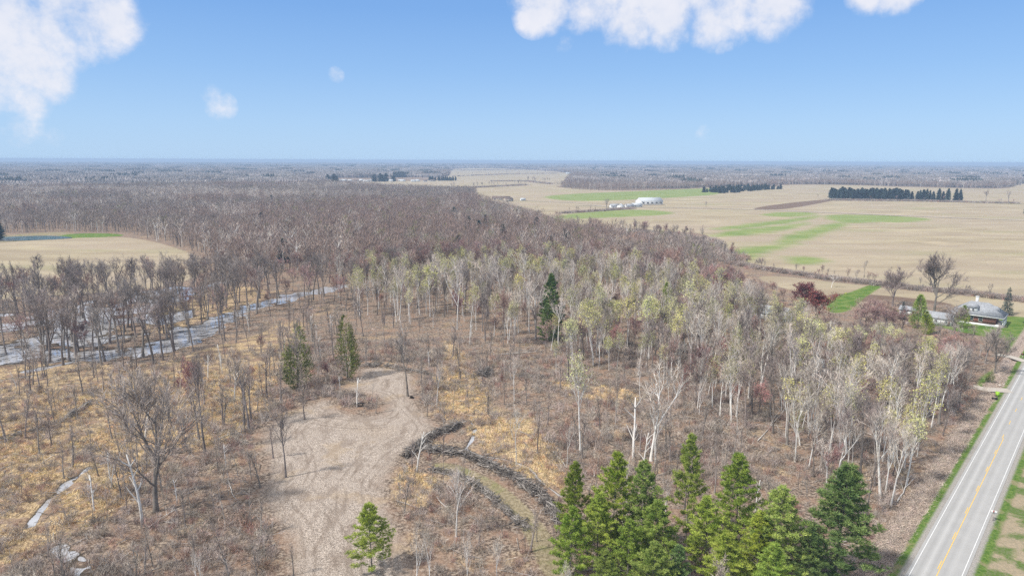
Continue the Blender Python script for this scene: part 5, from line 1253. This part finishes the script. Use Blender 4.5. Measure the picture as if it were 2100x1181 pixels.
# far farmstead and the rest
wb = gable_house('white_barn', 'largest white barn of the far farmstead, rounded roof', 'barn', 1331, 420, .35, 38, 18, 6, 11, roof='roof_white', wins=5)
for px_, py_, L, D, rz, lb, rf in ((1260, 427, 13, 8, .2, 'leftmost white house of the far farmstead', 'roof_grey'), (1272, 427, 12, 9, 1.2, 'white gabled shed second from left in the far farmstead', 'roof_white'), (1290, 427, 12, 8, .3, 'low grey-roofed shed in the middle of the far farmstead', 'roof_grey'), (1305, 425, 15, 8, .3, 'long white shed left of the white barn', 'roof_white')):
    gable_house('farm_building', lb, 'farm building', px_, py_, rz, L, D, 3.6, 6, roof=rf, wins=2, group='small buildings of the far farmstead')
gable_house('farm_building', 'wide brown-roofed farm house beyond the wood', 'house', 1028, 411, -.2, 30, 12, 3.5, 7, wall='wall_tan', roof='roof_brown')
gable_house('farm_building', 'brown-roofed shed right of the wide brown-roofed house', 'shed', 1042, 413, .5, 14, 10, 3.5, 6, wall='wall_tan', roof='roof_brown')
gable_house('farm_building', 'small pale shed farther right of the brown-roofed pair', 'shed', 1072, 412, .3, 8, 6, 3, 4.5, roof='roof_white')
gable_house('farm_building', 'tiny red-roofed barn in the far left clearing', 'barn', 590, 371.5, .1, 22, 10, 3.5, 6, wall='red_metal', roof='red_metal')
rn = random.Random(12); HX = [696, 706, 718, 730, 741, 752, 764, 789, 802, 822, 826, 848, 856, 872, 887]
for i, hx in enumerate(HX):
    gable_house('hamlet_house', ['leftmost', 'second', 'third', 'fourth', 'fifth', 'sixth', 'seventh', 'eighth', 'ninth', 'tenth', 'eleventh', 'twelfth', 'thirteenth', 'fourteenth', 'rightmost'][i]+' house from the left in the far hamlet row', 'house', hx, 373.2-rn.random()*1.2, rn.uniform(-.5, .5), rn.uniform(12, 20), 9, 3.4, rn.uniform(5.4, 7), roof=rn.choice(['roof_grey', 'roof_white', 'roof_brown', 'roof_white']), group='houses of the far hamlet', wins=2)
for i, (hx, hy) in enumerate([(1165, 357), (1178, 357.5), (1190, 357), (1370, 352), (2098, 371.5), (2090, 372.5), (1940, 369)]):
    gable_house('distant_house', ['left white farm building on the horizon fields', 'middle white farm building on the horizon fields', 'right white farm building on the horizon fields', 'tiny white house beyond the wood block', 'white house at the far right edge', 'white garage beside the far right house', 'pale house among the far right woods'][i], 'house', hx, hy, .2, 22, 11, 5, 8, roof='roof_white', wins=2)

# ------------------------------------------------------------------ small things
def hut():
    x, y = P(1452, 507); t = thing('hunting_hut', 'small dark hut with pale roof at the edge of the green field', 'hut', (x, y, 0), .5)
    mb = MB(); mb.box(-1.4, 1.4, -1.4, 1.4, 0.5, 2.9); obj('wall', mb, 'wood_dark', t); mb = MB(); mb.box(-1.7, 1.7, -1.7, 1.7, 2.9, 3.15); obj('roof', mb, 'roof_white', t)
    mb = MB()
    for a in (-1.2, 1.2):
        for b in (-1.2, 1.2): q = MB(); q.box(a-.1, a+.1, b-.1, b+.1, -.2, .5); obj('leg', q, 'wood_dark', t)
hut()
def table():
    x, y = P(738, 833); z = gz(x, y); t = thing('wooden_table', 'dark wooden table with a long top under thin trees at the clearing head', 'table', (x, y, z), .1, scale=.75)
    mb = MB()
    for k in range(5): mb.box(-1.9, 1.9, -.65+k*.27, -.42+k*.27, 1.16, 1.24)
    obj('tabletop', mb, 'wood_dark', t)
    for sx in (-1.05, 1.05):
        q = MB(); q.box(sx-.13, sx+.13, -.5, .5, -.1, 1.15); obj('leg', q, 'wood_dark', t)
    q = MB(); q.box(-.92, .92, -.06, .06, .35, .5); obj('stretcher', q, 'wood_dark', t)
table()
def bin_(px_, py_, m, label, h=1.15, fallen=False):
    x, y = P(px_, py_); t = thing('wheeled_bin', label, 'bin', (x, y, gz(x, y)+.05), .6)
    mb = MB(); mb.v = [(-.26, -.3, .1), (.26, -.3, .1), (.26, .25, .1), (-.26, .25, .1), (-.36, -.38, h), (.36, -.38, h), (.36, .38, h), (-.36, .38, h)]; mb.f = [(3, 2, 1, 0), (0, 1, 5, 4), (1, 2, 6, 5), (2, 3, 7, 6), (3, 0, 4, 7), (4, 5, 6, 7)]; mb.m = [0]*6; obj('body', mb, m, t)
    mb = MB(); mb.box(-.4, .4, -.44, .42, h+.003, h+.09); mb.box(-.34, .34, .42, .5, h-.02, h+.06); obj('lid', mb, m, t)
    for sx in (-.34, .34):
        w = MB(); w.tube([Vector((sx-.04, .3, .14)), Vector((sx+.04, .3, .14))], [.14, .14], 12, 0, cap=True); obj('wheel', w, 'black', t)
    if fallen: t.rotation_euler = (math.radians(80), 0, .9); t.location.z += .35
    t.scale = (1.1,)*3
bin_(2045, 812, 'lime', 'lime green wheeled bin at the gravel drive mouth')
bin_(2034, 817, 'black', 'black bin lying tipped beside the lime green bin', fallen=True)
def mailbox(px_, py_, m, label, rz=.0):
    x, y = P(px_, py_); t = thing('mailbox', label, 'mailbox', (x, y, gz(x, y)), RZ+rz)
    p = MB(); p.box(-.05, .05, -.05, .05, -.3, 1.05); obj('post', p, 'deadwood', t)
    b = MB(); n = 10; r = .14; pts = [(-r, 1.05)]+[(-r*math.cos(math.pi*i/n), 1.22+r*math.sin(math.pi*i/n)) for i in range(n+1)]+[(r, 1.05)]
    b.v = [(-.3, y_, z_) for y_, z_ in pts]+[(.3, y_, z_) for y_, z_ in pts]; k = len(pts); b.f = [tuple(range(k))[::-1], tuple(range(k, 2*k))]+[(i, (i+1) % k, k+(i+1) % k, k+i) for i in range(k)]; b.m = [0]*len(b.f)
    obj('box', b, m, t); f = MB(); f.box(-.1, .05, -.165, -.143, 1.15, 1.42); obj('flag', f, 'red_metal', t); t.scale = (1.5,)*3
mailbox(2036, 1068, 'wall_white', 'white mailbox on the right roadside near the camera')
mailbox(2096, 737, 'black', 'dark mailbox by the farmhouse drive')
# stones by the drive and dark stumps
def rock(px_, py_, s, m, label, name='boulder', cat='boulder', group=None, flat=.7):
    rng = random.Random(int(px_*7+py_)); me = bpy.data.meshes.new(name); bm = __import__('bmesh').new(); __import__('bmesh').ops.create_icosphere(bm, subdivisions=2, radius=1)
    for v_ in bm.verts: v_.co *= rng.uniform(.75, 1.15); v_.co.z *= flat
    bm.to_mesh(me); bm.free(); me.materials.append(M[m]); x, y = P(px_, py_); o = link(bpy.data.objects.new(name, me)); o.location = (x, y, gz(x, y)+s*.3); o.scale = (s*1.2, s, s); tag(o, label, cat, group)
rock(2051, 788, .5, 'deadwood_pale', 'pale flat boulder nearest the gravel drive'); rock(2058, 787, .4, 'stone', 'greyish boulder right of the pale flat one'); rock(2058, 792, .3, 'stone', 'smallest boulder at the drive edge')
rock(1858, 663, .9, 'stone', 'rounded field boulder left of the bright cedar')
def rootball(px_, py_, s, label, seed):
    rng = random.Random(seed); mb = MB(); x, y = P(px_, py_)
    for i in range(60):
        d = Vector((rng.gauss(0, 1), rng.gauss(0, 1), abs(rng.gauss(0, .7)))).normalized(); mb.tube(path(Vector((0, 0, s*.25)), d, s*rng.uniform(.6, 1.2), 3, .2, -.05, rng), taper(s*.2, s*.05, 3), 4, 0, cap=True)
    tag(obj('root_ball', mb, 'wood_dark', loc=(x, y, gz(x, y))), label, 'root ball')
rootball(834, 937, .9, 'black upturned root ball at the clearing corner end of the brush pile', 1); rootball(845, 816, .7, 'black stump hole mound beside the dark tree at the clearing head', 2)
rootball(757, 826, .45, 'small dark stump right of the wooden table', 3)
for k, (a, b) in enumerate([(1695, 617), (1702, 613), (1713, 609), (1724, 606), (1735, 603)]): rock(a, b, .7, 'cedar', ['lowest', 'second lowest', 'middle', 'second highest', 'highest'][k]+' small round shrub of the row edging the bright lawn', 'lawn_shrub', 'shrub', 'shrubs edging the lawn', flat=1.0)

# ------------------------------------------------------------------ haze
mb = MB(); mb.box(-32000, 32000, -60, 41000, -3, 69.0)
hz = obj('haze', mb, 'ground'); hz.data.materials.clear(); hm = bpy.data.materials.new('haze'); hm.use_nodes = True; nt = hm.node_tree
for nd in list(nt.nodes): nt.nodes.remove(nd)
ou = nt.nodes.new('ShaderNodeOutputMaterial'); pv = nt.nodes.new('ShaderNodeVolumePrincipled'); pv.inputs['Color'].default_value = (.58, .76, 1, 1); pv.inputs['Density'].default_value = HAZE_D = 1.6e-4
nt.links.new(pv.outputs[0], ou.inputs['Volume']); hz.data.materials.append(hm); tag(hz, kind='stuff'); hz.display_type = 'WIRE'
